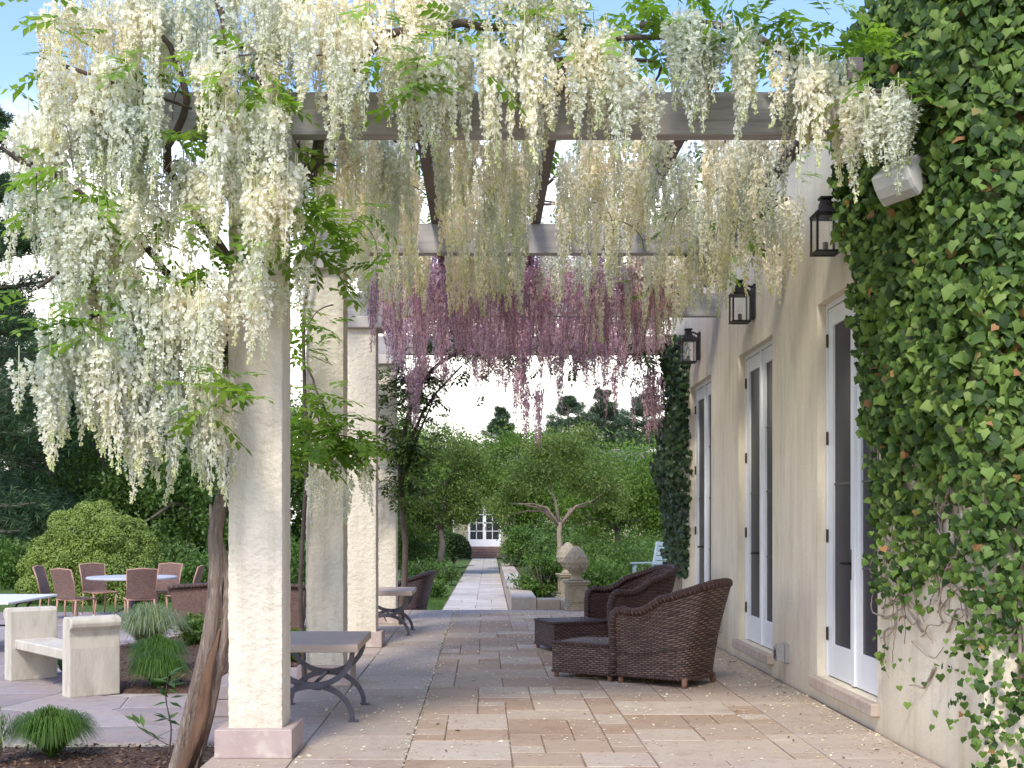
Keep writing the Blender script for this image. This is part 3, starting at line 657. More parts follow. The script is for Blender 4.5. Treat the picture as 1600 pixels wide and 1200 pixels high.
def comp_leaf(seed, L=.26, pairs=5):
    r_ = random.Random(seed); P, A, N, S = [], [], [], []; b = []
    for k in range(pairs + 1):
        t_ = (k + 1) / (pairs + 1); pos = np.array((0, L * t_, -.10 * L * t_ ** 2 * 3 * r_.uniform(.7, 1.3)))
        for sgn in ((-1, 1) if k < pairs else (0,)):
            P.append(pos); A.append((sgn * .8 + r_.uniform(-.1, .1), .55, -.35 + r_.uniform(-.15, .15))); N.append((sgn * -.3, 0, 1)); S.append(L * (.40 if k < pairs else .38) * (1 - .1 * abs(k - 2.5)))
    V, Fc = scatter(np.array(P), np.array(A), np.array(N), np.array(S), np.array(S) * .47)
    w = .003; rv = np.array([(-w, 0, 0), (w, 0, 0), (w, L, -.3 * L * .9), (-w, L, -.3 * L * .9)]); V = np.concatenate([V, rv]); k = len(V) - 4
    return V, np.concatenate([Fc, [(k, k + 1, k + 2), (k, k + 2, k + 3)]])
leaf_v = [comp_leaf(k, .27, 5 if k % 2 else 4) for k in range(5)]
leaf_me = [npmesh('leaf', *q, M['wleaf']) for q in leaf_v]
def rotz(V, a): c, s = math.cos(a), math.sin(a); return V @ np.array([[c, s, 0], [-s, c, 0], [0, 0, 1]])
def eul(V, e): return V @ np.array(Matrix(Matrix.Identity(3)) if e is None else e.to_matrix()).T
from mathutils import Euler
class Vine:
    def __init__(s, t, fl_v, fl_me, fmat, lf_v, lf_me, lmat, cap=300):
        s.t = t; s.o = np.array(t.location); s.f = []; s.l = []; s.a = (fl_v, fl_me, fmat, lf_v, lf_me, lmat, cap)
    def flower(s, p, L, w=1.0): s.f.append((np.array(p), L, w, random.uniform(0, 2 * PI)))
    def leaf(s, p, yaw=None, pitch=None, sc=1.0):
        s.l.append((np.array(p), Euler((random.uniform(-.5, .45) if pitch is None else pitch, random.uniform(-.4, .4), random.uniform(0, 2 * PI) if yaw is None else yaw)), sc * random.uniform(.65, 1.1)))
    def done(s):
        fv, fm, fmat, lv, lm, lmat, cap = s.a; eye = np.array((0, 0, 1.5))
        s.f.sort(key=lambda q: np.linalg.norm(q[0] - eye) - q[1]); s.l.sort(key=lambda q: np.linalg.norm(q[0] - eye))
        rest = []; mis = []
        for i, (p, L, w, a) in enumerate(s.f):
            k = i % len(fv)
            if i < cap: put('flower_cluster', fm[k], s.t, p - s.o, (random.uniform(-.06, .06), random.uniform(-.06, .06), a), (w, w, L / .5))
            else: rest.append((rotz(fv[k][0] * np.array([w, w, L / .5]), a) + p - s.o, fv[k][1])); mis.append(fv[k][2])
        if rest: tag(put('distant_flower_cluster', npmesh('distant_flower_cluster', *join(rest), fmat, False, np.concatenate(mis), fm[0].materials[1]), s.t), kind='stuff')
        rest = []
        for i, (p, e, sc) in enumerate(s.l):
            k = i % len(lv)
            if i < cap and lm: put('leaf', lm[k], s.t, p - s.o, e, (sc,) * 3)
            else: rest.append((eul(lv[k][0] * sc, e) + p - s.o, lv[k][1]))
        if rest: tag(put('foliage', npmesh('foliage', *join(rest), lmat), s.t), kind='stuff')
def twigs(parent, name, mat, args):
    for a in args: q = MB(); twig(q, *a); q.build(name, mat, parent, True, world=True)
def twig(b, pts, r0, r1, n=6):
    pts = [Vector(p) for p in pts]; q = []
    for i in range(len(pts) - 1):
        for k in range(4):
            t_ = k / 4; p0 = pts[max(0, i - 1)]; p1, p2 = pts[i], pts[i + 1]; p3 = pts[min(len(pts) - 1, i + 2)]
            v = .5 * ((2 * p1) + (p2 - p0) * t_ + (2 * p0 - 5 * p1 + 4 * p2 - p3) * t_ ** 2 + (3 * p1 - p0 - 3 * p2 + p3) * t_ ** 3)
            q.append(v + Vector((random.uniform(-1, 1), random.uniform(-1, 1), random.uniform(-1, 1))) * r0 * .35)
    q.append(pts[-1]); b.tube(q, [r0 + (r1 - r0) * i / (len(q) - 1) for i in range(len(q))], n)

wis = thing('wisteria_vine', 'white flowering wisteria with twisted trunk climbing the nearest column', 'vine', (-2.0, 7.95, ZY))
vine = Vine(wis, white_v, white_me, M['petal'], leaf_v, leaf_me, M['wleaf_joined'])
# trunk: two strands round a split heart
tp = [W(258, 1290, 7.95), W(292, 1190, 7.95), W(318, 1090, 7.9), W(338, 990, 7.85), W(347, 900, 7.9), W(338, 825, 7.95), W(354, 760, 8.05), W(362, 690, 8.2), W(356, 560, 8.25), W(372, 430, 8.25), W(400, 300, 8.2), W(440, 220, 8.2)]
def spline(pts, k=8):
    pts = [Vector(p) for p in pts]; q = []
    for i in range(len(pts) - 1):
        for j in range(k):
            t_ = j / k; p0 = pts[max(0, i - 1)]; p1, p2 = pts[i], pts[i + 1]; p3 = pts[min(len(pts) - 1, i + 2)]
            q.append(.5 * ((2 * p1) + (p2 - p0) * t_ + (2 * p0 - 5 * p1 + 4 * p2 - p3) * t_ ** 2 + (3 * p1 - p0 - 3 * p2 + p3) * t_ ** 3))
    return q + [pts[-1]]
sp_ = spline(tp, 10); n_ = len(sp_)
def rr_(i): z = sp_[i].z; return .076 - .009 * (z - ZY) if z < 1.9 else .06
tb = MB(); tb.tube([q + Vector((-.045 if q.z < 1.1 else -.045 * max(0, 1 - (q.z - 1.1) / .4), 0, 0)) for q in sp_], [rr_(i) * (.72 if sp_[i].z < 1.1 else .78) for i in range(n_)], 22, wob=.55)
tb.tube([q + Vector((.05 if q.z < .9 else .05 * max(0, 1 - (q.z - .9) / .5), .01, 0)) for q in sp_ if q.z < 1.6], [rr_(i) * .52 for i in range(n_) if sp_[i].z < 1.6], 18, wob=.6)
trunk = tb.build('trunk', M['bark'], wis, True, world=True)
hb = MB(); hp = [q for q in sp_ if q.z < .82]; hb.tube([q + Vector((.012 + .012 * math.sin(q.z * 9), -.030, 0)) for q in hp], [.042 * min(1, (len(hp) - i) / 9) for i in range(len(hp))], 12, wob=.7)
hb.build('heartwood', M['heart'], trunk, True, world=True)
for pth, r0, r1 in (([W(362, 690, 8.2), W(330, 600, 8.2), W(260, 520, 7.9), W(180, 480, 7.6), W(90, 530, 7.3)], .04, .012),
                    ([W(356, 560, 8.25), W(310, 480, 8.0), W(240, 400, 7.7), W(150, 320, 7.5), (-2.9, 7.3, 3.75)], .04, .012),
                    ([W(372, 430, 8.25), W(300, 320, 8.0), W(260, 250, 7.7), W(290, 160, 7.5), W(250, 50, 7.4), W(180, -30, 7.4)], .04, .012),
                    ([W(400, 300, 8.2), W(355, 180, 7.9), W(352, 80, 7.5), W(345, 10, 7.5), W(300, -60, 7.5)], .04, .014),
                    ([W(440, 220, 8.2), W(480, 270, 8.3), W(500, 220, 7.9), W(540, 150, 7.5), W(600, 60, 7.4), W(760, 40, 7.5), W(900, 60, 7.5), W(1060, 60, 7.5)], .045, .015),
                    ([W(440, 220, 8.2), W(480, 290, 8.4), W(520, 230, 8.6), W(590, 215, 9.2), W(680, 250, 9.8)], .045, .015),
                    ([W(470, 300, 8.3), W(470, 240, 8.4), W(450, 150, 8.2)], .05, .03),
                    ([W(1000, 40, 7.55), W(1130, 40, 7.5), W(1240, 95, 7.5), W(1290, 130, 7.5), W(1320, 145, 7.5), W(1430, 140, 7.4)], .025, .012),
                    ([W(1240, 110, 7.5), W(1300, 120, 7.45), W(1360, 150, 7.4), W(1440, 150, 7.3)], .018, .008),
                    ([W(200, 480, 7.6), W(205, 620, 7.6)], .012, .006), ([W(60, 90, 7.4), W(180, 130, 7.4), W(300, 170, 7.5)], .015, .008),
                    ([W(20, 240, 7.4), W(140, 310, 7.4), W(210, 390, 7.6)], .018, .008), ([W(60, 450, 7.4), W(110, 415, 7.4), W(190, 390, 7.6)], .012, .006)):
    twigs(wis, 'branch', M['twig'], [(pth, r0, r1)])
for k in range(34):                           # twigs over the roof of the pergola
    x, y = random.uniform(-1.6, 2.6), random.uniform(7.6, 14.5); twigs(wis, 'branch', M['twig'], [([(x, y, BZ + .44), (x + random.uniform(-.5, .5), y + random.uniform(-.5, .5), BZ + random.uniform(.45, .6)), (x + random.uniform(-.9, .9), y + random.uniform(-.9, .9), BZ + random.uniform(.2, .7))], .016, .005, 5)])
# garlands of flower clusters: (x0, y0, x1, y1 in photograph pixels, distance from, to, count, length)
GAR = [(70, 0, 330, -40, 7.2, 7.8, 46, .52), (320, -60, 700, -50, 7.2, 7.8, 66, .55), (690, -70, 900, -40, 7.2, 7.7, 26, .42), (420, 20, 650, 50, 7.15, 7.6, 46, .55), (640, 60, 870, 45, 7.15, 7.6, 46, .60),
       (885, 55, 965, 30, 7.2, 7.55, 18, .50), (925, 75, 1015, 95, 7.2, 7.6, 14, .50), (1045, 10, 1130, 40, 7.15, 7.5, 22, .50), (1150, 50, 1240, 60, 7.15, 7.55, 18, .52), (1245, 60, 1330, 110, 7.2, 7.6, 22, .62),
       (1335, 145, 1440, 145, 7.0, 7.4, 22, .40), (60, 80, 210, 100, 7.2, 7.8, 34, .60), (120, 160, 255, 130, 7.1, 7.7, 30, .58), (20, 180, 110, 200, 7.3, 7.7, 14, .55), (15, 260, 110, 290, 7.2, 7.6, 16, .5),
       (80, 310, 210, 320, 7.1, 7.5, 34, .62), (205, 250, 245, 260, 7.4, 7.8, 8, .5), (100, 400, 215, 430, 7.2, 7.6, 24, .6), (35, 555, 62, 555, 7.2, 7.4, 4, .45), (70, 525, 170, 520, 7.0, 7.5, 28, .62),
       (150, 520, 270, 545, 7.1, 7.6, 28, .62), (185, 600, 235, 620, 7.1, 7.5, 9, .5), (215, 430, 335, 455, 7.2, 7.8, 30, .6), (255, 570, 360, 590, 7.3, 7.8, 26, .66), (295, 480, 355, 470, 7.2, 7.6, 14, .62),
       (315, 90, 362, 90, 7.0, 7.3, 10, .56), (340, 175, 440, 160, 6.95, 7.4, 24, .6), (270, 250, 345, 255, 7.2, 7.7, 18, .56), (365, 280, 465, 240, 7.0, 7.5, 18, .60), (370, 405, 412, 410, 7.1, 7.4, 7, .50), (440, 400, 472, 395, 7.3, 7.6, 4, .4),
       (500, 110, 560, 105, 7.1, 7.5, 8, .42), (830, 90, 868, 85, 7.1, 7.4, 7, .56), (190, 30, 420, 10, 7.6, 8.2, 30, .5)]
for x0, y0, x1, y1, d0, d1, n, L in GAR:
    for k in range(max(3, int(n * .92))):
        t_ = random.random(); d = random.uniform(d0, d1); p = W(x0 + (x1 - x0) * t_ + random.uniform(-9, 9), y0 + (y1 - y0) * t_ + random.gauss(0, 16) + 12, d)
        vine.flower(p, L * random.uniform(.6, 1.2), random.uniform(.9, 1.25))
def free(x): return min(abs(x - q) for q in (-1.36, -.43, .48, 1.4, 2.3)) > .10
def bay(v, ya, yb, n, z, L0, L1, xa=-1.25, xb=2.35, thin=None):
    k = 0
    while k < n:
        x, y = random.uniform(xa, xb), random.uniform(ya, yb)
        if (thin is not False and not free(x)) or (thin and random.random() < thin(x, y)): continue
        v.flower((x, y, z + random.uniform(-.12, .18)), random.uniform(L0, L1), random.uniform(.85, 1.15)); k += 1
holes = [(random.uniform(.3, 2.3), random.uniform(8.3, 13.5), random.uniform(.2, .38)) for _ in range(9)]
thin = lambda x, y: .97 if any((x - a) ** 2 + (y - b) ** 2 < c * c for a, b, c in holes) else (.3 if x > .6 else 0)
bay(vine, 8.1, 11.0, 380, 4.26, .34, .76, thin=thin)
bay(vine, 11.25, 12.4, 150, 4.24, .34, .7, xb=2.1, thin=thin); bay(vine, 12.4, 14.3, 60, 4.24, .4, .8, xa=1.2, xb=2.2)
for k in range(34): vine.flower((random.uniform(1.9, 2.65), random.uniform(9.9, 11.2), random.uniform(4.0, 4.3)), random.uniform(.4, .7), 1)
LEAF = [(100, 30, 7.3, .16, 9), (30, 110, 7.4, .15, 7), (25, 215, 7.4, .16, 6), (200, 95, 7.3, .18, 9), (230, 110, 7.3, .15, 7), (365, 110, 7.0, .16, 14), (345, 140, 7.0, .14, 8), (290, 215, 7.3, .15, 12), (445, 165, 7.1, .14, 8), (640, 90, 7.1, .2, 16), (690, 55, 7.1, .2, 10), (655, 130, 7.1, .12, 6),
        (850, 25, 7.4, .25, 18), (960, 20, 7.4, .28, 26), (905, 50, 7.3, .15, 6), (1010, 20, 7.4, .2, 10), (1080, -5, 7.4, .2, 8), (1170, 15, 7.3, .18, 12), (1230, 45, 7.2, .25, 26), (1290, 30, 7.2, .2, 16), (1340, 70, 7.2, .15, 10), (1395, 115, 7.2, .15, 12), (1330, 135, 7.2, .12, 8),
        (95, 275, 7.2, .16, 14), (140, 305, 7.1, .12, 10), (170, 460, 7.2, .2, 14), (90, 520, 7.1, .18, 14), (140, 510, 7.1, .15, 10), (60, 420, 7.4, .14, 6), (220, 400, 7.5, .2, 14), (320, 385, 7.4, .25, 20), (260, 370, 7.5, .2, 10), (480, 310, 7.5, .22, 18), (520, 350, 7.5, .2, 18), (555, 385, 7.6, .16, 14), (490, 385, 7.6, .22, 16), (520, 410, 7.8, .14, 8),
        (330, 440, 7.4, .2, 10), (425, 395, 7.4, .14, 8), (335, 610, 7.0, .16, 18), (300, 635, 7.2, .14, 8), (350, 580, 7.3, .14, 8), (270, 200, 7.6, .2, 10), (400, 240, 7.6, .2, 12), (240, 520, 7.6, .2, 10), (180, 690, 7.4, .05, 0), (750, -10, 7.5, .25, 10), (560, 10, 7.5, .3, 10), (450, 340, 8.0, .25, 14), (430, 200, 7.6, .2, 10)]
for px, py, d, r, n in LEAF:
    c = W(px, py, d)
    for k in range(int(n * .72)): vine.leaf(c + Vector((random.gauss(0, r * .6), random.gauss(0, r * .6), random.gauss(0, r * .45))))
for px, py, r, n in ((110, 120, .3, 14), (200, 200, .35, 16), (300, 120, .35, 14), (150, 400, .3, 12), (260, 330, .35, 22), (310, 450, .35, 22), (250, 480, .3, 14), (420, 320, .3, 22), (330, 560, .25, 12), (400, 120, .35, 14), (560, 60, .35, 12), (720, 40, .4, 12)):
    c = W(px, py, 8.0)
    for k in range(n // 2): vine.leaf(c + Vector((random.gauss(0, r * .6), random.uniform(-.1, .35), random.gauss(0, r * .5))))
for k in range(560): vine.leaf((random.uniform(-1.9, 2.7), random.uniform(7.5, 14.4), random.uniform(BZ + .4, BZ + .85)))
for k in range(50): vine.leaf((random.uniform(1.5, 2.6), random.uniform(9, 13.5), random.uniform(3.9, 4.3)))
for k in range(26):                           # loose tendrils curling out of the mass
    p = W(random.uniform(20, 620), random.uniform(20, 600), random.uniform(7.1, 7.6)) if k < 16 else Vector((random.uniform(-.9, 2.3), random.uniform(8.3, 10.8), random.uniform(3.9, 4.2)))
    a = random.uniform(-1, 1); twigs(wis, 'tendril', M['twig'], [([p, p + Vector((a * .12, -.03, -.03)), p + Vector((a * .24, -.05, -.13)), p + Vector((a * .28, -.04, -.26))], .005, .002, 4)])
vine.done()
# second white vine on the second column
w2 = thing('wisteria_vine', 'bright green leafy wisteria shoot with few white flowers on the second column', 'vine', (-1.62, 10.9, 0))
v2 = Vine(w2, white_v, white_me, M['petal'], leaf_v, leaf_me, M['wleaf_joined'])
twigs(w2, 'branch', M['twig'], [([(-1.62, 11.07, .0), (-1.66, 11.08, 1.0), (-1.60, 11.06, 2.2), (-1.64, 11.08, 3.2), (-1.5, 11.0, BZ + .3)], .022, .016)])
twigs(w2, 'branch', M['twig'], [([(-1.6, 11.07, 2.9), (-1.5, 10.7, 2.75), (-1.35, 10.4, 2.45), (-1.2, 10.2, 2.2)], .014, .006)])
twigs(w2, 'branch', M['twig'], [([(-1.62, 11.07, 2.3), (-1.5, 10.8, 2.5), (-1.4, 10.5, 2.3)], .012, .005)])
twigs(w2, 'branch', M['twig'], [([(-1.62, 11.07, 3.3), (-1.62, 10.8, 3.25), (-1.55, 10.6, 3.1)], .012, .005)])
for px, py, d, r, n in ((520, 665, 10.3, .22, 42), (490, 625, 10.5, .2, 24), (545, 690, 10.3, .16, 26), (475, 700, 10.4, .14, 16), (570, 690, 10.2, .1, 12), (500, 700, 10.2, .18, 20), (485, 515, 10.6, .12, 10), (465, 545, 10.7, .1, 8), (470, 480, 10.7, .08, 5)):
    c = W(px, py, d)
    for k in range(n): v2.leaf(c + Vector((random.gauss(0, r * .6), random.gauss(0, r * .6), random.gauss(0, r * .4))), sc=1.05)
for px, py in ((490, 730), (505, 745), (530, 735), (545, 740), (575, 725), (570, 715), (520, 690), (560, 690), (500, 755), (540, 755), (485, 745)): v2.flower(W(px, py, random.uniform(10.1, 10.5)), random.uniform(.3, .45), .8)
v2.done()
# purple wisteria in the far bay, its dark leafy stem on the last column
wp = thing('wisteria_vine', 'purple flowering wisteria hanging over the far bay of the pergola', 'vine', (-1.35, 17.7, 0))
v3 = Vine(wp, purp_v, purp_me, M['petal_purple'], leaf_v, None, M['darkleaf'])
twigs(wp, 'branch', M['twig'], [([(-1.2, 17.72, 0), (-1.14, 17.7, 1.2), (-1.2, 17.7, 2.2), (-1.05, 17.65, 3.2), (-.6, 17.5, 3.8), (.2, 17.2, 4.1)], .05, .02)])
twigs(wp, 'branch', M['twig'], [([(-1.1, 17.7, 2.6), (-.8, 17.6, 3.2), (-.3, 17.5, 3.75)], .03, .012)]); twigs(wp, 'branch', M['twig'], [([(-1.2, 17.7, 2.0), (-1.0, 17.6, 2.6), (-.7, 17.4, 3.3)], .025, .01)])
for k in range(9):
    x = random.uniform(0, 2.4); twigs(wp, 'branch', M['twig'], [([(x, 17.9, BZ), (x + random.uniform(-.3, .3), 17.8, 3.65), (x + random.uniform(-.6, .6), 17.7, random.uniform(3.25, 3.55))], .01, .003, 5)])
bay(v3, 12.3, 14.3, 340, 4.2, .3, .85, xb=2.0, thin=False); bay(v3, 14.9, 17.9, 330, 4.18, .4, .68, thin=False)
for x, z, L, n in ((.55, 3.75, .8, 7), (.72, 3.5, .9, 6), (1.1, 3.7, .6, 3), (1.5, 3.7, .5, 2), (1.85, 3.65, .7, 4), (2.35, 3.7, .9, 8), (-.1, 3.75, .4, 4), (-1.0, 3.7, .8, 16), (-.8, 3.8, .5, 8), (.25, 3.75, .4, 3), (-.55, 3.8, .45, 4), (2.5, 3.5, .8, 5)):
    for k in range(n): v3.flower((x + random.gauss(0, .07), random.uniform(17.0, 17.9), z + random.uniform(-.1, .1)), L * random.uniform(.7, 1.1), 1)
for z0, z1, n, r in ((2.3, 3.75, 240, .27), (1.75, 2.6, 110, .2), (3.2, 3.8, 60, .4)):
    for k in range(n): v3.leaf((-1.18 + random.gauss(.05, r), 17.55 + random.gauss(0, .16), random.uniform(z0, z1)))
for k in range(420): v3.leaf((random.uniform(-1.6, 2.7), random.uniform(13.5, 18.6), random.uniform(BZ + .35, BZ + .8)))
for k in range(190): v3.leaf((random.uniform(-1.1, 2.6), random.uniform(17.2, 17.75), random.gauss(4.05, .12)))  # dark leaves added in front of the last beam, standing in for its shade
for k in range(30): v3.leaf((random.uniform(-.9, 2.4), random.uniform(17.4, 17.9), random.uniform(3.6, 3.95)))
v3.done()

# ------------------------------------------------------------------ ivy
def ivy_boundary(z):                          # how far back along the side wall the ivy reaches at height z
    zz = [0, .38, .65, 1.2, 2.0, 2.5, 3.25, 3.45, 3.62, 4.27, 4.7, 5.1]; yy = [7.1, 8.38, 8.60, 8.62, 8.62, 8.62, 8.64, 8.88, 9.15, 9.22, 9.10, 8.8]
    return np.interp(z, zz, yy)
ivy = thing('ivy', 'dense green ivy with a few orange leaves covering the near house corner', 'ivy', (XW, 7.6, 0)); io = np.array(ivy.location)
P, A, N = [], [], []
def dens(y, z, edge):
    if z > 2.1: return 1
    f = np.clip((z - .4) / 1.6, 0, 1); f = .13 + .6 * f ** 1.2
    q = noise.noise(Vector((y * 2.1, 0, z * 2.1))) + .5 * noise.noise(Vector((y * 5, 3, z * 5)))
    f *= 1.0 if q > 0 else .35
    if z < 1.35 - .35 * (y - 7) and y < 8.3 and y > 7.12: f *= .15
    return f
while len(P) < 17500:
    if rng.random() < .68:
        y, z = rng.uniform(YH0, 9.6), rng.uniform(.25, 5.05); B = ivy_boundary(z) + .09 * noise.noise(Vector((z * 4, 1, 0)))
        if y > B or rng.random() > dens(y, z, B): continue
        th = .05 + .10 * min(1, max(0, z - 1.6)) + .12 * max(0, noise.noise(Vector((y * 1.5, 2, z * 1.5))))
        P.append((XW - rng.uniform(.02, th + .05), y, z)); nrm = np.array([-.62, -.72, .42])
    else:
        x, z = rng.uniform(XW - .1, 3.9), rng.uniform(.1, 5.05)
        if x > 3.55 + .4 * noise.noise(Vector((z * 1.6, 8, 0))) + .15 * noise.noise(Vector((z * 6, 8, 0))): continue
        if rng.random() > (1 if z > 1.7 else .36 + .36 * z): continue
        P.append((x, YH0 - rng.uniform(.02, .14), z)); nrm = np.array([-.15, -.9, .45])
    A.append(np.array([-.1, -.12, -.85]) + rng.normal(size=3) * .35); N.append(nrm + rng.normal(size=3) * .42)
P, A, N = map(np.array, (P, A, N)); L = rng.uniform(.036, .082, len(P)) * np.interp(P[:, 2], [.8, 2.0], [.68, 1])
ivy_me = npmesh('leaf', IVY[0], IVY[1], M['ivy'])
order = np.argsort(-(L * 10 - (P[:, 0] < XW) * .0 + (P[:, 2] < 4.6) * .4 + (np.abs(P[:, 2] - 2.6) < 1.9) * .2 + (P[:, 0] < 3.1) * .5))
def frame(a, n): 
    y = Vector(a).normalized(); z = Vector(n); z = (z - y * z.dot(y)).normalized(); x = y.cross(z); return Matrix((x, y, z)).transposed()
for i in order[:300]: put('leaf', ivy_me, ivy, P[i] - io, frame(A[i], N[i]).to_euler(), (L[i] * 1.0, L[i], L[i]))
r_ = order[300:]; tag(put('foliage', npmesh('foliage', *scatter(P[r_] - io, A[r_], N[r_], L[r_], L[r_] * 1.0, IVY), M['ivy_joined']), ivy), kind='stuff')
b = MB()
for k in range(150):
    y, z = random.uniform(6.95, 8.6), random.uniform(.5, 2.2); pts = [(XW - .012, y, z)]; a = random.choice((0, PI, PI / 2, PI / 2)) + random.gauss(0, .5)
    if z < 1.3 - .35 * (y - 7) and random.random() < .75: continue
    for j in range(5):
        a += random.gauss(0, .4); y += math.cos(a) * .12; z += math.sin(a) * .12
        if z > .42: pts.append((XW - .012 - random.uniform(0, .04), min(max(y, YH0 + .02), 8.75), z))
    if len(pts) > 2: twig(b, pts, random.uniform(.004, .012), .003, 5)
for k in range(14):
    x, z = random.uniform(XW + .1, 3.6), 0; pts = [(x, YH0 - .02, -.3)]
    for j in range(8): x += random.gauss(0, .05); z += .3; pts.append((x, YH0 - .02 - random.uniform(0, .03), z))
    twig(b, pts, .014, .005, 5)
b.build('stem', M['ivystem'], ivy, True, world=True)
iv2 = thing('ivy', 'dark ivy clump hanging over the far end of the house wall', 'ivy', (XW, 17.6, 0)); P, A, N = [], [], []
for k in range(2300):
    z = random.uniform(.75, 4.1); w = .22 + .07 * math.sin(z * 3.3) + .1 * noise.noise(Vector((z * 2, 5, 0))); taper = min(1, (z - .6) / .7)
    P.append((XW - random.uniform(0, w * taper) , 16.55 + 1.75 * random.random() + (1 - taper) * .2, z)); A.append((random.gauss(-.1, .35), random.gauss(-.1, .35), -.9)); N.append((random.gauss(-.5, .4), random.gauss(-.8, .3), .4))
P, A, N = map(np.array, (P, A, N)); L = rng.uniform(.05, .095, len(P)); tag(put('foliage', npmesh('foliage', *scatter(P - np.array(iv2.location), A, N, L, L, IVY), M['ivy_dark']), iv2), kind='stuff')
b = MB()
for k in range(8): twig(b, [(XW - .02, 17.2 + .1 * k, 0), (XW - .05, 17.1 + .12 * k, 1.2), (XW - .08, 17.0 + .15 * k, 2.5), (XW - .05, 17.1 + .12 * k, 3.8)], .015, .006, 5)
b.build('stem', M['ivystem'], iv2, True, world=True)

# ------------------------------------------------------------------ wicker armchairs and footstools
def arm_profile(u_):                          # height of the rim along the U from one arm front to the other
    a = abs(u_ - .5) * 2                      # 0 at the back, 1 at the arm fronts
    return float(np.interp(a, [0, .1, .2, .32, .44, .56, .68, .8, .9, .97, 1], [.94, .93, .90, .845, .78, .71, .665, .655, .67, .655, .63]))
def spow(v, p): return math.copysign(abs(v) ** p, v)
def chair_outline(u_, top):
    hw_, dp, bk = (.325, .74, .22) if not top else (.355, .74, .45); L1 = .29; ys_ = .37 - (dp - .22)
    if u_ < L1: t_ = u_ / L1; return -hw_, .37 + (ys_ - .37) * t_, 0
    if u_ > 1 - L1: t_ = (1 - u_) / L1; return hw_, .37 + (ys_ - .37) * t_, 0
    a = PI * (1 - (u_ - L1) / (1 - 2 * L1)); p = .78 if top else .55
    return spow(math.cos(a), p) * hw_, ys_ - abs(math.sin(a)) ** p * bk, 0
def wicker_chair(label, loc, rz, wm, bm, group):
    t = thing('wicker_armchair', label, 'armchair', loc, rz, group); b = MB()
    def fn(u_, v_, inset=0):
        x0, y0, _ = chair_outline(u_, False); x1, y1, _ = chair_outline(u_, True); h = arm_profile(u_); v2_ = v_ ** 1.4
        x, y = x0 + (x1 - x0) * v2_, y0 + (y1 - y0) * v2_; w = .03 * math.sin(v_ * PI) * -.6; k = 1 - inset
        return ((x + w * x) * k, y * k + (.37 * inset), .06 + (h - .06) * v_)
    b.grid(lambda a, c: fn(a, c), 60, 16, lambda a, c: (a * 1.85, c * .78)); b.grid(lambda a, c: fn(a, c, .07), 60, 16, lambda a, c: (a * 1.85, c * .78), True)
    b.build('woven_shell', wm, t, True)
    rim = MB(); pth = [fn(0, 0, .03)] + [tuple(fn(0, q, .03)) for q in (.3, .6, .85)]
    pth = [Vector(q) + Vector((0, .025, 0)) for q in pth] + [Vector(fn(i / 60, 1, .03)) + Vector((0, 0, .012)) for i in range(61)] + [Vector(fn(1, q, .03)) + Vector((0, .025, 0)) for q in (.85, .6, .3, 0)]
    rim.tube(pth, [.04] * len(pth), 10, uvs=1, wob=.08); rim.build('rolled_rim', bm, t, True)
    br_ = MB(); br_.tube([Vector(fn(i / 40, 0)) + Vector((0, 0, .02)) for i in range(41)], .018, 6, uvs=1); br_.tube([Vector(fn(i / 40, .36)) * 1 for i in range(41)], .008, 5, uvs=1); br_.build('base_band', bm, t, True)
    s_ = MB()
    for z0, z1 in ((.06, .33),): s_.grid(lambda a, c: ((a - .5) * .60, .36, z0 + (z1 - z0) * c), 8, 6, lambda a, c: (a * .6, c * .27))
    s_.grid(lambda a, c: ((a - .5) * .62, -.34 + .70 * c, .33 + .035 * math.sin(a * PI) * math.sin(c * PI) ** .6), 12, 12, lambda a, c: (a * .62, c * .7)); s_.build('seat', wm, t, True)
    for sx, sy in ((-.29, .33), (.29, .33), (-.285, -.325), (.285, -.325)): MB().lathe([(.024, 0), (.026, .03), (.028, .09)], (sx, sy), 10).build('foot', M['footwood'], t, True)
    return t
def footstool(label, loc, rz, wm, bm, group):
    t = thing('wicker_footstool', label, 'footstool', loc, rz, group); hx, hy, h = .30, .33, .335; b = MB()
    per = [(-hx, -hy), (hx, -hy), (hx, hy), (-hx, hy), (-hx, -hy)]
    for k in range(4):
        (xa, ya), (xb, yb) = per[k], per[k + 1]; ln = math.hypot(xb - xa, yb - ya)
        b.grid(lambda a, c: (xa + (xb - xa) * a, ya + (yb - ya) * a, .05 + (h - .05) * c), 10, 6, lambda a, c: (a * ln + k * .7, c * .3))
    b.build('woven_side', wm, t)
    tp_ = MB(); tp_.grid(lambda a, c: ((a - .5) * 2 * hx, (c - .5) * 2 * hy, h + .03 * (math.sin(a * PI) * math.sin(c * PI)) ** .5), 12, 12, lambda a, c: (a * .6, c * .66)); tp_.build('woven_top', wm, t, True)
    rm = MB(); rm.tube([(x, y, h) for x, y in dense([(-hx, -hy), (hx, -hy), (hx, hy), (-hx, hy)], 6)] + [(-hx, -hy, h)], .016, 7, uvs=1); rm.tube([(x, y, .06) for x, y in dense([(-hx, -hy), (hx, -hy), (hx, hy), (-hx, hy)], 6)] + [(-hx, -hy, .06)], .013, 6, uvs=1); rm.build('edge_braid', bm, t, True)
    for sx in (-1, 1):
        for sy in (-1, 1): MB().lathe([(.022, 0), (.024, .03), (.026, .08)], (sx * (hx - .03), sy * (hy - .03)), 8).build('foot', M['footwood'], t, True)
    return t
def yaw(fx, fy): return math.atan2(fy, fx) - PI / 2
f1 = Vector((-.80, .60)).normalized(); f2 = Vector((-.94, -.33)).normalized()
c1 = Vector((1.72, 11.36)); c2 = Vector((1.74, 14.55))
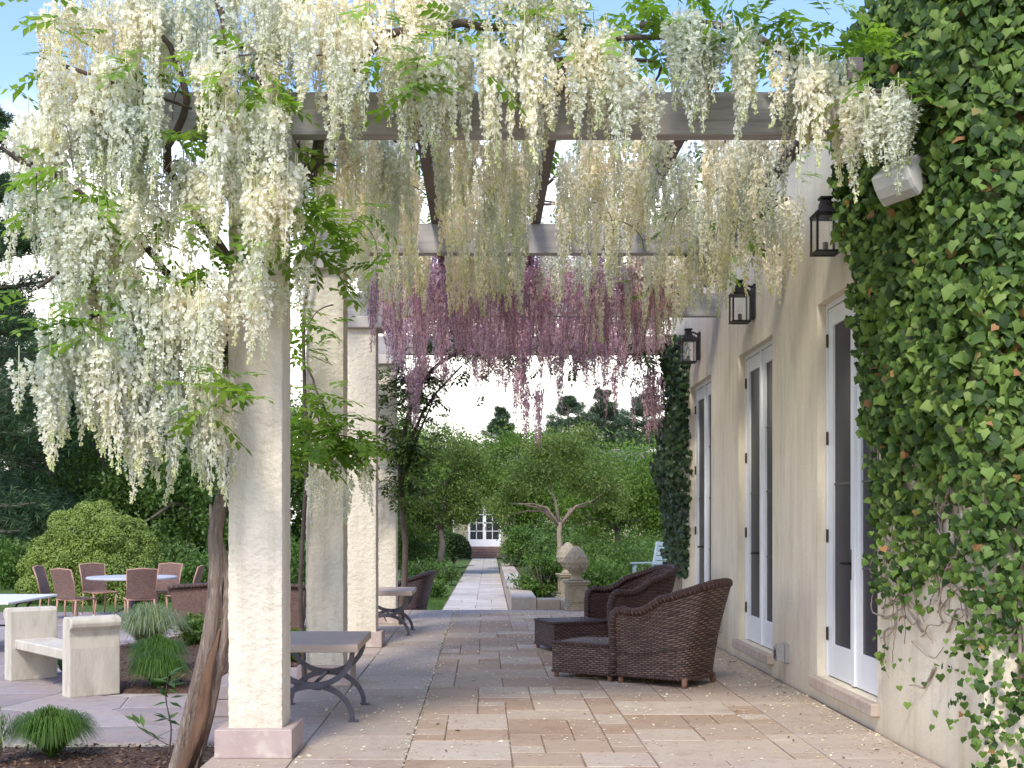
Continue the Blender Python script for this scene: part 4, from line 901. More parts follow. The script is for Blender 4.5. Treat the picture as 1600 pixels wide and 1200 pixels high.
wicker_chair('reddish brown wicker armchair nearest the camera, seen from the side', (c1.x, c1.y, 0), yaw(*f1), M['wicker'], M['braid'], 'wicker armchairs on the terrace')
q1 = c1 + f1 * .76; footstool('reddish brown wicker footstool in front of the nearest armchair', (q1.x, q1.y, 0), yaw(*f1), M['wicker'], M['braid'], 'wicker footstools')
wicker_chair('dark wicker armchair behind the nearest armchair, by the house wall', (c2.x, c2.y, 0), yaw(*f2), M['wicker_dark'], M['braid_dark'], 'wicker armchairs on the terrace')
q2 = c2 + f2 * .76; footstool('dark wicker footstool strewn with petals before the second armchair', (q2.x, q2.y, 0), yaw(*f2), M['wicker_dark'], M['braid_dark'], 'wicker footstools')
wicker_chair('dark wicker armchair beyond the last column, at the terrace end', (-1.42, 21.25, ZY - .03), yaw(-1, .3), M['wicker_dark'], M['braid_dark'], 'wicker armchairs on the terrace')
# wicker sofa on the lower patio, seen from the back
sofa = thing('wicker_sofa', 'faded brown wicker sofa behind the nearest column on the lower patio', 'sofa', (-3.85, 19.4, ZY), R(4))
b = MB(); b.grid(lambda a, c: ((a - .5) * 1.9 * (1 + .10 * c), -.38 - .12 * c, .1 + .68 * c + .05 * math.sin(a * PI)), 30, 8, lambda a, c: (a * 1.9, c * .7))
for s in (-1, 1): b.grid(lambda a, c: (s * .95 * (1 + .10 * c), -.38 + .8 * a - .12 * c * (1 - a), .1 + (.68 - .3 * a) * c), 10, 8, lambda a, c: (a * .8, c * .7))
b.build('woven_shell', M['wicker_pink'], sofa, True)
r_m = MB(); r_m.tube([(-1.045, .42, .48), (-1.045, -.1, .6), (-1.045, -.5, .78)] + [((a - .5) * 2.09, -.5, .78 + .05 * math.sin(a * PI)) for a in np.linspace(0.02, .98, 12)] + [(1.045, -.5, .78), (1.045, -.1, .6), (1.045, .42, .48)], .04, 8, uvs=1); r_m.build('rolled_rim', M['braid'], sofa, True)
MB().box(-.93, .93, -.36, .42, .1, .4, .02).build('seat', M['wicker_pink'], sofa)
for s in (-1, 1):
    for y in (-.33, .36): MB().lathe([(.03, 0), (.03, .12)], (s * .88, y), 8).build('foot', M['footwood'], sofa)

# ------------------------------------------------------------------ curule benches between the columns
def curule(label, y0):
    t = thing('garden_bench', label, 'bench', (-1.28, y0 + .55, 0), 0, 'curved leg benches between the columns')
    MB().box(-.35, .35, -.55, .55, .53, .59, .006).build('seat', M['benchtop'], t)
    for y in (-.43, .43):
        for s in (-1, 1):
            b = MB(); n = 18; pts = []
            for i in range(n + 1):              # an S: bowed seat arm above, bowed foot below
                a = i / n
                if a <= .5: q = a / .5; x = -.30 + .30 * math.sin(q * PI / 2) ** 1.0 ; z = .525 - .255 * (1 - math.cos(q * PI / 2))
                else: q = (a - .5) / .5; x = .29 * math.sin(q * PI / 2); z = .27 - .26 * (1 - math.cos(q * PI / 2))
                if a <= .5: x, z = -.30 * math.cos(q * PI / 2), .525 - .255 * math.sin(q * PI / 2)
                else: x, z = .30 * math.sin(q * PI / 2), .27 - .26 * (1 - math.cos(q * PI / 2))
                pts.append((s * x, z))
            th = .024; L_, R_ = [], []
            for i, (x, z) in enumerate(pts):
                xa, za = pts[max(i - 1, 0)]; xb, zb = pts[min(i + 1, n)]; dx, dz = xb - xa, zb - za; d = math.hypot(dx, dz); w = th * (1 - .25 * abs(i / n - .5) * 2)
                L_.append((x - dz / d * w, z + dx / d * w)); R_.append((x + dz / d * w, z - dx / d * w))
            off_ = .011 * s; ring = []
            vs = [(x, y + off_ - .010, z) for x, z in L_] + [(x, y + off_ - .010, z) for x, z in R_] + [(x, y + off_ + .010, z) for x, z in L_] + [(x, y + off_ + .010, z) for x, z in R_]; m = n + 1
            fs = []
            for i in range(n): fs += [(i, i + 1, m + i + 1, m + i), (2 * m + i, 3 * m + i, 3 * m + i + 1, 2 * m + i + 1), (i, 2 * m + i, 2 * m + i + 1, i + 1), (m + i, m + i + 1, 3 * m + i + 1, 3 * m + i)]
            b.add(vs, fs + [(0, m, 3 * m, 2 * m), (n, 2 * m + n, 3 * m + n, m + n)]); b.box(s * .27, s * .27 + s * .075, y - .03, y + .03, 0, .012)
            b.build('leg', M['iron'], t)
    b = MB(); b.tube([(0, -.43, .27), (0, .43, .27)], .014, 8); b.tube([(-.02, -.43, .25), (-.06, .43, .12)], .008, 6); b.build('stretcher', M['iron'], t, True)
    return t
curule('curved iron legged bench with weathered flat top between the nearest two columns', 9.0)
curule('curved iron legged bench with weathered flat top by the last column', 15.85)

# ------------------------------------------------------------------ lower garden furniture
cb = thing('concrete_bench', 'weathered pale concrete bench with scroll topped ends', 'bench', (-4.62, 13.27, ZY), math.atan2(-1.36, 1.15))
end_prof = [(-.10, 0), (.10, 0), (.10, .50), (.085, .62), (.095, .68), (.14, .72), (.15, .76), (.13, .80), (.08, .82), (-.06, .82), (-.09, .78), (-.10, .5)]
for s in (-1, 1):
    MB().prism([(s * x, z) for x, z in end_prof], 'y', -.27, .27).build('end_block', M['concrete'], cb, bevel=.012).location = (s * .86, 0, 0)
MB().box(-.775, .775, -.22, .22, .36, .47, .012).build('seat', M['concrete'], cb)
tb_ = thing('dining_table', 'round pale grey outdoor table with wicker chairs around it', 'table', (-6.5, 22.5, ZY))
MB().lathe([(.80, .74), (.815, .75), (.815, .772), (.805, .785)], (0, 0), 40).build('tabletop', M['tabletop'], tb_)
b = MB(); b.lathe([(.26, 0), (.25, .03), (.05, .06), (.04, .7), (.1, .738)], (0, 0), 16); b.build('pedestal', M['iron'], tb_, True)
for a in range(4): MB().tube([(.05, 0, .25), (.3 , 0, .12), (.5, 0, 0.0)], .018, 6).build('leg', M['iron'], tb_, True).rotation_euler = (0, 0, a * PI / 2 + .5)
def dining_chair():
    t = thing('dining_chair', '', 'chair')
    b = MB(); b.grid(lambda a, c: ((a - .5) * (.46 + .04 * c), -.22 - .13 * c ** 1.3 + .02 * math.sin(a * PI) * -1, .46 + .50 * c + .015 * math.sin(a * PI) * c), 8, 10, lambda a, c: (a * .48, c * .5))
    b.grid(lambda a, c: ((a - .5) * (.46 + .04 * c), -.245 - .13 * c ** 1.3 + .02 * math.sin(a * PI) * -1, .46 + .50 * c + .015 * math.sin(a * PI) * c), 8, 10, lambda a, c: (a * .48, c * .5), True); b.build('backrest', M['wicker_pink'], t, True)
    s_ = MB(); s_.grid(lambda a, c: ((a - .5) * .48, -.23 + .47 * c, .452 + .01 * math.sin(a * PI)), 6, 6, lambda a, c: (a * .48, c * .46)); s_.build('seat', M['wicker_pink'], t, True)
    r_m = MB(); r_m.tube([(-.24, .24, .44), (.24, .24, .44), (.24, -.23, .44), (-.24, -.23, .44), (-.24, .24, .44)], .018, 6, cap=False); r_m.build('seat_frame', M['chairframe'], t, True)
    f_ = MB(); f_.tube([(-.235, -.225, .44), (-.245, -.29, .75), (-.255, -.362, .965), (0, -.375, .985), (.255, -.362, .965), (.245, -.29, .75), (.235, -.225, .44)], .015, 6); f_.build('back_frame', M['chairframe'], t, True)
    for sx in (-1, 1):
        l1 = MB().tube([(sx * .225, .225, .44), (sx * .22, .21, .2), (sx * .23, .225, .0)], [.02, .017, .014], 8).build('leg', M['chairframe'], t, True)
        l2 = MB().tube([(sx * .225, -.225, .44), (sx * .225, -.25, .2), (sx * .23, -.31, .0)], [.02, .017, .014], 8).build('leg', M['chairframe'], t, True)
        for l, y in ((l1, .225), (l2, -.31)): MB().lathe([(.016, .0), (.017, .03)], (sx * .23, y), 8).build('foot_cap', M['farwhite'], l)
    return t
ch0 = dining_chair()
CH = [(120, 21.35, 'faded wicker dining chair with its back to the camera, left of the front pair'), (218, 21.45, 'faded wicker dining chair with its back to the camera, before the table pedestal'), (156, 23.5, 'wicker dining chair on the far side of the round table, facing the camera, left'),
      (252, 23.5, 'wicker dining chair on the far side of the round table, facing the camera, right'), (90, 22.5, 'wicker dining chair at the far left end of the round table, half hidden'), (284, 22.5, 'wicker dining chair in profile at the right end of the round table')]
for i, (px, d, lb) in enumerate(CH):
    c = ch0 if i == 0 else copy_tree(ch0); x = (px - 755) * d / F; c.location = (x, d, ZY); c.rotation_euler = (0, 0, yaw(-6.5 - x, 22.5 - d)); c['label'] = lb; c['group'] = 'wicker dining chairs round the table'
wt_ = thing('patio_table', 'white stone topped table with scrolled iron legs at the picture edge', 'table', (-6.85, 17.1, ZY))
MB().box(-.58, .53, -.92, .95, .69, .725, .008).build('tabletop', M['whitetop'], wt_)
for s in (-1, 1):
    b = MB()
    for q in (-1, 1):
        b.tube([(s * .05 + s * .36, q * .28, .68), (s * .40 - s * .10, q * .16, .5), (s * .36, q * .10, .34), (s * .41, q * .2, .16), (s * .40, q * .36, 0)], .016, 6)
    b.tube([(s * .41, -.28, .67), (s * .41, .28, .67)], .016, 6); b.tube([(s * .37, -.1, .34), (s * .37, .1, .34)], .012, 6)
    b.build('leg', M['black'], wt_, True)
MB().tube([(-.37, 0, .34), (.37, 0, .34)], .014, 6).build('stretcher', M['black'], wt_, True)

# ------------------------------------------------------------------ end of the terrace: low walls, finials, chair
kw = thing('stone_kerb_wall', 'low pale stone retaining wall along the right side of the path', 'wall', (.75, 30, -.2))
y = 20.95; k = 0
while y < 44:
    L = random.uniform(1.0, 1.6); x0 = px0(y) + 1.31
    MB().box(x0 - .75, x0 - .75 + .42, y - 30, y + L - .012 - 30, pz(y) + .2 - .06, .40 - .009 * (y - 21), .012).build('wall_stone', M['wallstone'], kw); y += L
for x0, x1, h in ((.93, 1.32, .165), (1.33, 1.75, .15), (1.76, 2.3, .14)):
    MB().box(x0 - .75, x1 - .75, 20.9 - 30, 21.35 - 30, 0, .2 + h, .012).build('wall_stone', M['wallstone'], kw)
gb = MB(); gb.box(.9, 14, 21.2, 60, -.3, .02)
tag(gb.build('planting_ground', M['soil']), kind='structure')
def finial(loc, label, zb):
    t = thing('pineapple_finial', label, 'finial', loc, R(8), 'carved stone finials'); b = MB()
    b.box(-.21, .21, -.21, .21, 0, .06, .008).box(-.185, .185, -.185, .185, .06, .10, .008).box(-.155, .155, -.155, .155, .10, .43, .004).box(-.185, .185, -.185, .185, .43, .465, .008).box(-.20, .20, -.20, .20, .465, .50, .008)
    b.build('pedestal', M['limestone'], t)
    p = MB()
    for a in range(4):
        q = MB()
        for (x0, x1, z0, z1) in ((-.115, .115, .14, .155), (-.115, .115, .385, .40), (-.115, -.10, .155, .385), (.10, .115, .155, .385)): q.box(x0, x1, -.168, -.1545, z0, z1)
        c, s = math.cos(a * PI / 2), math.sin(a * PI / 2); p.add([(x * c - y * s, x * s + y * c, z) for x, y, z in q.v], q.f)
    p.build('panel_moulding', M['limestone'], t)
    MB().lathe([(.12, .50), (.13, .52), (.09, .55), (.075, .59), (.10, .62), (.14, .645)], (0, 0), 20).build('neck', M['limestone'], t, True)
    f_ = MB()
    def fn(u_, v_):
        a = u_ * 2 * PI; zz = v_; r = .205 * math.sin(PI * (.12 + .86 * zz ** .9)) ** .75 * (1 - .12 * zz)
        s1 = math.sin(a * 7 + zz * 16); s2 = math.sin(a * 7 - zz * 16); r *= 1 + .06 * max(s1 * s2, -.3) + .05 * abs(s1 * s2)
        return (r * math.cos(a), r * math.sin(a), .63 + .46 * zz)
    f_.grid(fn, 84, 36); f_.build('pineapple', M['limestone'], t, True); return t
finial((1.58, 21.4 - .75, 0), 'carved stone pineapple finial on panelled pedestal, front one of the pair', 0)
finial((1.60, 23.0, .02), 'carved stone pineapple finial half hidden behind the front finial', 0)
gc = thing('garden_chair', 'pale blue slatted garden armchair beside the far end of the house', 'chair', (3.38, 24, .02), yaw(-.75, -.55))
for s in (-1, 1):
    MB().box(s * .30 - .03, s * .30 + .03, .22, .28, 0, .64, .004).build('leg', M['blue'], gc)
    MB().prism([(-.28, 0), (-.20, 0), (-.22, .45), (-.36, 1.08), (-.42, 1.08), (-.29, .45)], 'x', s * .30 - .03, s * .30 + .03).build('leg', M['blue'], gc)
    MB().box(s * .30 - .045, s * .30 + .045, -.30, .33, .642, .672, .004).build('armrest', M['blue'], gc)
for k in range(6): z = .52 + k * .095; MB().box(-.27, .27, -.275 - (z - .45) * .215, -.25 - (z - .45) * .215, z, z + .075, .003).build('back_slat', M['blue'], gc)
for k in range(5): MB().box(-.27, .27, -.2 + k * .095, -.2 + k * .095 + .08, .42, .445, .003).build('seat_slat', M['blue'], gc)

# ------------------------------------------------------------------ cottage at the end of the path
cot = thing('cottage', 'distant cottage with white glazed double door at the path end', 'house', (.07, 68, -.49)); D = 67.6
co = cot.location
MB().box(-9, 9, .02, 8, -.2, 3.4).build('wall', M['farwall'], cot)
MB().prism([(-.5, 3.4), (8.5, 3.4), (4, 6.2)], 'x', -9.4, 9.4).build('roof', M['roof'], cot)
for k in range(4): MB().box(-1.15 + .02 * k, 1.15 - .02 * k, -1.6 + .36 * k, -.36 if k < 3 else .018, .15 * k, .15 * (k + 1) - .012, .01).build('step', M['brick'], cot)
fd = MB(); fd.box(-.92, .92, -.06, .018, .6, .68).box(-.92, -.80, -.06, .018, .68, 2.95).box(.80, .92, -.06, .018, .68, 2.95).box(-.80, .80, -.06, .018, 2.85, 2.95).box(-.09, .09, -.058, .016, .68, 2.85)
for s in (-1, 1): fd.box(min(s * .09, s * .8), max(s * .09, s * .8), -.055, .015, .68, 1.0)
dr = fd.build('double_door', M['farwhite'], cot)
mu = MB()
for s in (-1, 1):
    mu.box(s * .445 - .018, s * .445 + .018, -.052, .012, 1.0, 2.85)
    for zz in (1.46, 1.92, 2.38): mu.box(min(s * .09, s * .8), max(s * .09, s * .8), -.05, .01, zz - .018, zz + .018)
    for k in range(2):
        for j in range(4):
            xa = s * (.09 + .355 * k); xb = s * (.445 + .355 * k); MB().box(min(xa, xb), max(xa, xb), -.02, -.012, 1.0 + .4625 * j, 1.0 + .4625 * (j + 1)).build('glass_pane', M['glass'], dr)
mu.build('muntin', M['farwhite'], dr); MB().box(.03, .06, -.09, -.06, 1.5, 1.72).build('handle', M['black'], dr)
for xw in (-3.2, -2.2, 2.9):
    w = MB(); w.box(xw - .5, xw + .5, -.05, .018, 1.0, 1.1).box(xw - .5, xw + .5, -.05, .018, 2.3, 2.38)
    for q in (-.5, -.04, .42): w.box(xw + q, xw + q + .08, -.05, .018, 1.1, 2.3)
    wo = w.build('window', M['farwhite'], cot); MB().box(xw - .42, xw + .42, -.01, .01, 1.1, 2.3).build('glass_pane', M['glass'], wo)

# ------------------------------------------------------------------ planting near the house
tuft('bright green fine grass mound in the mulch at the front left', (-3.3, 9.3, ZY), .38, .36, 2600, wd=.0042, group='grass mounds')
tuft('green grass mound beside the concrete bench, nearer of the touching pair', (-3.46, 12.95, ZY), .36, .42, 2400, wd=.0042, group='grass mounds')
tuft('green grass mound beside the concrete bench, farther of the touching pair', (-3.85, 14.4, ZY + .03), .40, .40, 2000, wd=.0042, group='grass mounds')
tuft('silvery blue ornamental grass clump behind the green mounds', (-4.6, 16.7, ZY + .03), .62, .62, 1000, 'blue_grass_blade', .006)
tuft('striped pale grass at the picture edge in the front bed', (-3.62, 9.0, ZY), .16, .42, 120, 'blue_grass_blade', .009)
tuft('small green plant under the concrete bench seat', (-4.95, 14.4, ZY), .2, .2, 250)
shrub('leafy_shrub', 'low green leafy shrub behind the silvery grass', 'shrub', (-4.05, 17.4, ZY), .4, .5, 'shrub_leaf', 1600, .07, .035)
shrub('leafy_shrub', 'bright low plant seen between the first two columns', 'shrub', (-2.35, 15.3, ZY), .35, .45, 'fresh_tree_leaf', 900, .08, .05)
sg = thing('sapling', 'thin dark leaved sapling in the mulch left of the vine trunk', 'plant', (-2.42, 9.35, ZY)); b = MB()
twig(b, [(0, 0, 0), (.02, 0, .2), (-.02, 0, .45), (.0, 0, .62)], .008, .003, 5); twig(b, [(0, 0, .08), (-.2, .0, .2), (-.3, .02, .3)], .005, .002, 5); twig(b, [(0, 0, .02), (.15, 0, .1), (-.2, .05, .02)], .004, .002, 5)
b.build('stem', M['twig'], sg, True)
P = []; A = []
for k in range(26): z = random.uniform(.2, .64); P.append((random.uniform(-.01, .01), random.uniform(-.01, .01), z)); a = random.uniform(0, 2 * PI); A.append((math.cos(a), math.sin(a) * .7, random.uniform(-.3, .5)))
for k in range(6): P.append((-.1 - .03 * k, 0, .14 + .025 * k)); A.append((random.uniform(-1, .4), random.uniform(-.5, .5), random.uniform(-.2, .6)))
put('foliage', npmesh('foliage', *scatter(np.array(P), np.array(A), np.tile((0, -.3, 1.), (len(P), 1)), .13, .045), M['dark_tree_leaf']), sg)
# the clipped dwarf conifer: a dome of knobs
dc = thing('dwarf_conifer', 'rounded yellow green dwarf conifer of many knobs behind the dining set', 'shrub', (-9.05, 28.3, ZY)); P, A, N = [], [], []
for k in range(92):
    z = 1 - (k + .5) / 92; a = k * 2.39996; q = math.sqrt(1 - z * z); d0 = np.array([q * math.cos(a), q * math.sin(a), z])
    c = d0 * np.array([1.38, 1.25, 1.95]) * rng.uniform(.93, 1.06) + rng.normal(size=3) * .04; r = rng.uniform(.24, .33)
    n = 850; d = rdir(n); d = unit(d + d0 * .55); P.append(c + d * r * rng.uniform(.88, 1.02, (n, 1))); A.append(np.cross(d, rdir(n)) + d * .5); N.append(d + rng.normal(size=(n, 3)) * .3)
n = 9000; d = rdir(n); d[:, 2] = abs(d[:, 2]); P.append(d * np.array([1.02, .9, 1.5])); A.append(rdir(n)); N.append(d)
P, A, N = map(np.concatenate, (P, A, N)); put('foliage', npmesh('foliage', *scatter(P, A, N, .055, .035), M['dwarf_conifer_leaf']), dc)
MB().tube([(0, 0, 0), (0, 0, .5)], .1, 8).build('trunk', M['trunk'], dc)
# borders along the path
shrub('leafy_shrub', 'bushy green shrub behind the pale stone blocks, left of the finials', 'shrub', (1.02 + .15, 23.6, -.05), .62, .95, 'shrub_leaf', 5200, .075, .035, 'shrubs beside the path')
shrub('leafy_shrub', 'low green shrub behind and right of the stone finials', 'shrub', (2.35, 23.6, 0), .85, .85, 'shrub_leaf', 6500, .075, .03, 'shrubs beside the path')
shrub('leafy_shrub', 'green bank of shrubs between the finials and the garden chair', 'shrub', (2.6, 27.5, 0), 1.5, 1.15, 'shrub_leaf', 9000, .08, .03, 'shrubs beside the path')
shrub('leafy_shrub', 'dark green shrub right of the cottage door, over the path edge', 'shrub', (1.35, 40, -.3), .95, 1.75, 'shrub_leaf', 6000, .1, .055, 'shrubs beside the path')
shrub('leafy_shrub', 'dark understorey shrub below the trees right of the path', 'shrub', (2.4, 36, -.2), 1.3, 1.5, 'dark_tree_leaf', 5000, .1, .055, 'shrubs beside the path')
shrub('boxwood_ball', 'dark clipped boxwood ball left of the cottage door', 'shrub', (-1.25, 52, -.45), .68, 1.35, 'boxwood_leaf', 16000, .09, .06, ball=True)
shrub('leafy_shrub', 'pinkish dry twiggy shrub behind the stone finials', 'shrub', (2.3, 30, 0), .6, 1.05, 'dry_leaf', 1500, .07, .025)
shrub('low_hedge', 'low dark green planting along the left edge of the path', 'hedge', (-1.55, 36, -.4), .9, .75, 'dark_tree_leaf', 5000, .07, .04)
shrub('low_hedge', 'fresh green low planting at the left path edge near the pale grass', 'hedge', (-1.35, 29, -.35), .55, .5, 'shrub_leaf', 3000, .06, .035)
tuft('pale ornamental grass clump left of the path', (-1.98, 27.5, -.35), .36, .75, 500, 'blue_grass_blade', .007, arch=.5)
shrub('leafy_shrub', 'leafy plant at the foot of the thin bamboo stems', 'shrub', (-2.35, 26, -.35), .5, .7, 'shrub_leaf', 1800, .09, .05)
bs = thing('bamboo_shrub', 'airy thin stemmed shrub beside the last column', 'shrub', (-2.1, 24, -.33)); b = MB(); P, A = [], []
for k in range(26):
    a = random.uniform(0, 2 * PI); r = random.uniform(.1, .42); h = random.uniform(1.3, 2.3); b.tube([(0, 0, 0), (math.cos(a) * r * .4, math.sin(a) * r * .4, h * .5), (math.cos(a) * r, math.sin(a) * r, h)], [.01, .008, .003], 4)
    for j in range(30): t_ = random.uniform(.3, 1); P.append((math.cos(a) * r * t_ + random.gauss(0, .05), math.sin(a) * r * t_ + random.gauss(0, .05), h * t_)); A.append((random.gauss(0, .5), random.gauss(0, .5), .6))
b.build('stem', M['willow_leaf'], bs); put('foliage', npmesh('foliage', *scatter(np.array(P), np.array(A), rdir(len(P)), .11, .014), M['willow_leaf']), bs)
MB_ = MB().tube([(0, 0, 0), (0, 0, 1)], .02, 6); lp = MB_.build('garden_stake', M['farwhite']); lp.location = (-2.2, 26.6, -.33); tag(lp, 'thin pale garden stake standing beside the ornamental grass', 'stake')

# ------------------------------------------------------------------ trees
for px, d, r, h, m, lb in ((650, 50, 1.7, 2.3, 'dark_tree_leaf', 'dark shrub filling the shade left of the boxwood ball'), (655, 62, 1.6, 1.5, 'shrub_leaf', 'shrub under the cottage window on the left'), (830, 58, 1.5, 2.2, 'shrub_leaf', 'shrub against the cottage wall right of its door'), (870, 44, 2.0, 2.1, 'dark_tree_leaf', 'dark wide shrub under the trees right of the cottage door'), (960, 42, 2.2, 1.9, 'shrub_leaf', 'green wide shrub under the rounded fresh green tree'), (615, 44, 1.4, 2.0, 'dark_tree_leaf', 'dark shrub behind the thin bamboo stems')):
    shrub('leafy_shrub', lb, 'shrub', ((px - 755) * d / F, d, -.45), r, h, m, 7000, .12, .065, 'shrubs near the cottage')
def TB(px, d, z=-.35): return ((px - 755) * d / F, d, z)
tree('crabapple_tree', 'small gnarled tree with pale bare trunk behind the stone finials', 'tree', TB(868, 27), 4, [(.15, 0, 3.1, .85, .8, .5), (-.75, 0, 2.75, .6, .6, .4), (.85, .2, 2.75, .6, .6, .4), (.5, -.2, 3.55, .45, .5, .35), (-.35, .1, 3.5, .4, .5, .25), (-1.2, 0, 2.2, .4, .4, .3), (1.3, 0, 2.25, .4, .4, .35)], 'willow_leaf', 17000, .085, .03, 150, .27, .075, 'paletrunk', .46, 6, lean=.06)
tree('leafy_tree', 'rounded fresh green tree right of the gnarled tree', 'tree', TB(965, 33), 4.2, [(0, 0, 2.9, 1.6, 1.3, .95), (.7, 0, 2.2, 1.0, 1.0, .7), (-.7, 0, 2.2, 1.0, 1.0, .8)], 'fresh_tree_leaf', 22000, .1, .05, 130, .24, .09, 'trunk', .4, 12)
tree('leafy_tree', 'spreading green tree overhanging the cottage door from the right', 'tree', TB(812, 46), 5.2, [(0, 0, 4.0, 1.8, 1.5, 1.2), (-.85, 0, 3.1, .9, 1.2, .8), (.9, 0, 3.0, 1.4, 1.3, 1.0), (-.1, -.3, 2.3, .9, .8, .7)], 'fresh_tree_leaf', 30000, .12, .06, 130, .24, .12, 'trunk', .4, 12)
tree('leafy_tree', 'soft willowy tree overhanging the path from the left', 'tree', TB(690, 42), 5.3, [(0, 0, 4.2, 1.5, 1.3, 1.0), (.85, 0, 3.1, .8, 1.1, .9), (-.8, 0, 3.0, 1.0, 1.1, 1.1), (.1, 0, 2.4, 1.2, 1.0, .8), (-.9, 0, 2.0, .7, .8, .7), (.9, -.3, 2.3, .5, .7, .55)], 'willow_leaf', 32000, .12, .04, 130, .24, .12, 'trunk', .3, 12)
tree('leafy_tree', 'mid green tree standing behind the last column', 'tree', TB(600, 38), 5, [(0, 0, 3.6, 1.5, 1.3, 1.6), (-.8, 0, 2.4, 1.2, 1.0, 1.2)], 'fresh_tree_leaf', 15000, .12, .06, 90, .18, .12, 'trunk', .3, 10)
tree('cypress_tree', 'yellow green feathery conifer rising behind the willowy tree', 'tree', TB(685, 62), 8, [(0, 0, 5.0, 2.2, 1.8, 1.8), (-1.2, 0, 4.2, 1.5, 1.5, 1.6), (1.3, 0, 4.3, 1.2, 1.4, 1.7)], 'willow_leaf', 18000, .18, .07, 110, .24, .18, 'trunk', .3, 10)
tree('leafy_tree', 'dark green tree massed behind the gnarled tree', 'tree', TB(900, 55), 6, [(0, 0, 3.6, 3.2, 1.5, 1.8), (3.2, 0, 3.2, 2.5, 1.5, 1.6), (-2.2, 0, 3.2, 1.6, 1.4, 1.3)], 'dark_tree_leaf', 24000, .16, .08, 150, .24, .16, 'trunk', .3, 12)
tree('leafy_tree', 'broad dark green tree behind the cottage path on the left', 'tree', TB(620, 60), 6, [(0, 0, 3.2, 3.2, 1.5, 2.0), (-3, 0, 3.2, 2.4, 1.5, 2.2)], 'dark_tree_leaf', 16000, .16, .08, 110, .16, .16, 'trunk', .3, 10)
for i, (px, d, top, w, lb) in enumerate(((785, 82, 640, 2.6, 'small dark pine beyond the cottage, leftmost of the far pines'), (888, 80, 622, 3.6, 'tall dark pine behind the gnarled tree, left of three'), (945, 78, 612, 3.6, 'tall dark pine behind the gnarled tree, middle of three'), (1005, 76, 620, 4.0, 'tall dark pine next to the far ivy clump'), (1060, 80, 640, 4.0, 'tall dark pine mostly behind the house end'))):
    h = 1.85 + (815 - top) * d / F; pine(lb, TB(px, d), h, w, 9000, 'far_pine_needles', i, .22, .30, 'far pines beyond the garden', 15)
pine('towering dark pine at the left edge of the garden', TB(-35, 42), 17.5, 4.6, 15000, 'pine_needles', 21, .02, .34, 'pines at the garden edge', 17)
pine('dark layered pine standing behind the dwarf conifer', TB(75, 50), 9.2, 4.2, 11000, 'pine_needles', 22, .02, .34, 'pines at the garden edge', 13)
pine('dark pine half hidden behind the towering pine', TB(20, 56), 12.2, 4.0, 9000, 'pine_needles', 23, .04, .34, 'pines at the garden edge', 13)
LT = [(190, 46, 6.8, 2.3, 'dark_tree_leaf', 'dark green tree behind the dining set'), (300, 44, 7.2, 2.6, 'dark_tree_leaf', 'dark leafy tree right of the dining set, behind the vine'), (400, 47, 7.6, 2.8, 'dark_tree_leaf', 'dark leafy tree hidden behind the nearest column'),
      (500, 46, 7.4, 2.6, 'dark_tree_leaf', 'dark leafy tree seen between the first and second columns'), (250, 56, 8.2, 2.8, 'fresh_tree_leaf', 'lighter green tree behind the dark trees on the left'), (120, 60, 8.0, 2.8, 'dark_tree_leaf', 'dim tree filling the gap behind the layered pine')]
for px, d, h, r, m, lb in LT:
    tree('leafy_tree', lb, 'tree', TB(px, d), h, [(0, 0, h * .62, r, r * .8, h * .34), (-r * .5, -.6, h * .32, r * .8, r * .7, h * .28), (r * .55, -.5, h * .34, r * .8, r * .7, h * .28)], m, 17000, .17, .10, 150, .15, .2, 'trunk', .35, 10, 'trees behind the dining patio')
tree('leafy_tree', 'slim maple with drooping bright leaves right behind the dining set', 'tree', TB(330, 36), 6, [(0, 0, 4.2, 1.1, 1, 1.2), (.2, 0, 2.9, .9, .8, .8)], 'dark_tree_leaf', 7000, .16, .10, 60, .16, .07, 'trunk', .4, 8, droop=.8)
for px, d, r, h, m, lb in ((20, 34, 1.1, 1.4, 'shrub_leaf', 'bright green shrub below the pines at the left edge'), (255, 36, 1.4, 1.2, 'dark_tree_leaf', 'dark shrub behind the round table, at the wood edge'), (330, 34, 1.2, 1.0, 'shrub_leaf', 'low mounded shrub on the lawn right of the dining set'), (450, 33, 1.3, 1.5, 'shrub_leaf', 'green shrub seen just right of the nearest column'), (100, 42, 1.8, 1.6, 'dark_tree_leaf', 'dark shrub under the layered pine')):
    shrub('leafy_shrub', lb, 'shrub', TB(px, d), r, h, m, 5000, .11, .06, 'shrubs at the wood edge')
# a far wood that closes the garden, read as one mass
bl = []
for x in np.arange(-75, 75, 4.2): bl.append((x + random.uniform(-1, 1), 105 + random.uniform(-6, 10), 1.6 if x > -20 else 3.5, 3.2, 3, 2.6 if x > -20 else 5.5))
me, _ = crown_mesh('far_wood', M['dark_tree_leaf'], bl, 60000, .34, .2, 900, .22)
tag(put('far_wood', me), kind='stuff')

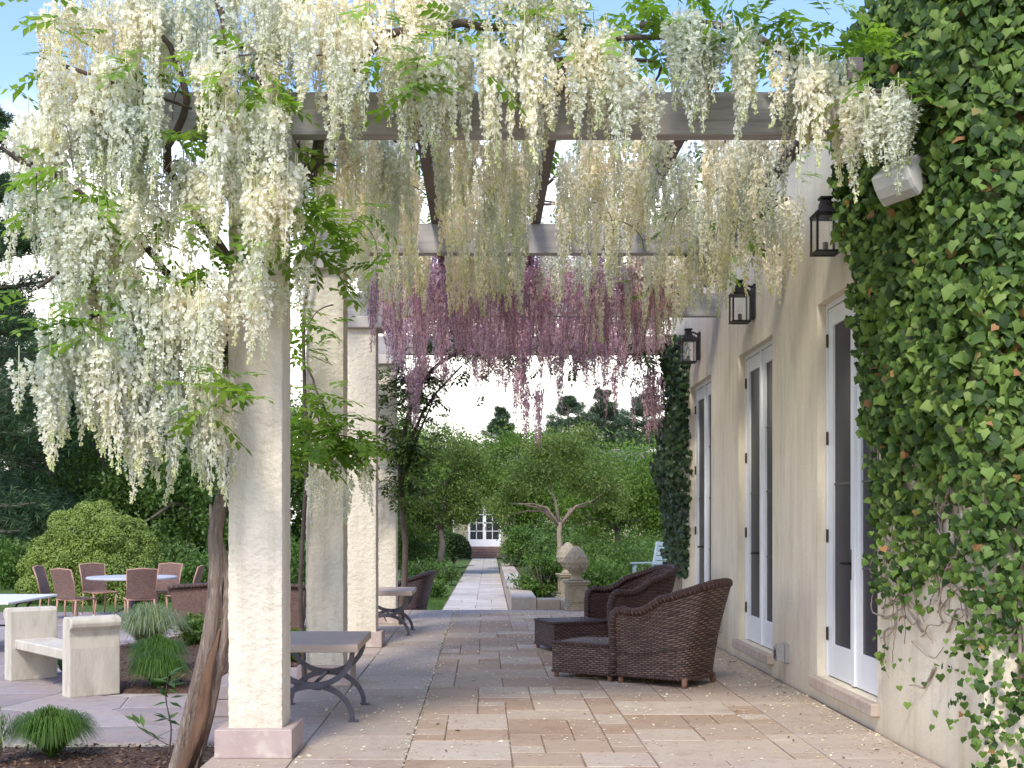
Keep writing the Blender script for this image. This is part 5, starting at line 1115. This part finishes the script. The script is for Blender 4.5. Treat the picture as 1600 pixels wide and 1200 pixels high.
# ------------------------------------------------------------------ litter on the terrace
n = 7500; x = rng.uniform(-1.7, 2.78, n); x[:1200] = XW - .05 - np.abs(rng.normal(size=1200)) * .12; x[1200:2000] = -.49 + rng.normal(size=800) * .03; y = 6.4 + 14 * rng.random(n) ** .8; pos = np.stack([x, y, np.full(n, .004)], 1)
nm = rng.normal(size=(n, 3)) * .25 + (0, 0, 1); al = rng.normal(size=(n, 3)); al[:, 2] = .12; L = rng.uniform(.012, .032, n)
parts = [scatter(pos, al, nm, L, L * .75)]
for c, f_, hx in ((q1, f1, .28), (q2, f2, .28)):
    m = 50; a, e = rng.uniform(-hx, hx, m), rng.uniform(-hx, hx, m); k = Vector((-f_.y, f_.x)); L = rng.uniform(.012, .022, m)
    parts.append(scatter(np.stack([c.x + f_.x * a + k.x * e, c.y + f_.y * a + k.y * e, np.full(m, .372)], 1), rng.normal(size=(m, 3)) * (1, 1, .1), np.tile((0, 0, 1.), (m, 1)), L, L * .75))
tag(put('petal_litter', npmesh('petal_litter', *join(parts), M['litter'])), kind='stuff')
n = 160; x = rng.uniform(-1.7, 2.78, n); y = 7 + 11 * rng.random(n); x[:50] = rng.uniform(2.1, 2.75, 50); L = rng.uniform(.02, .05, n); al = rng.normal(size=(n, 3)); al[:, 2] = .15
G('brown_debris', (.10, .06, .03), (.17, .11, .05), (.25, .16, .06), trans=.1)
tag(put('leaf_litter', npmesh('leaf_litter', *scatter(np.stack([x, y, np.full(n, .005)], 1), al, rng.normal(size=(n, 3)) * .3 + (0, 0, 1), L, L * .5), M['brown_debris'])), kind='stuff')
# grass blades on the lawn by the path and patio
n = 26000; x = np.concatenate([rng.uniform(-2.6, -.85, n // 2), rng.uniform(-13, -2.2, n - n // 2)]); y = np.concatenate([20.9 + 9 * rng.random(n // 2), 24.3 + 9 * rng.random(n - n // 2)])
al = rng.normal(size=(n, 3)) * .35 + (0, 0, 1); L = rng.uniform(.03, .07, n)
tag(put('lawn_blades', npmesh('lawn_blades', *scatter(np.stack([x, y, np.full(n, ZY - .03)], 1), al, rdir(n), L, .012, NEEDLE), M['grass_blade'])), kind='stuff')
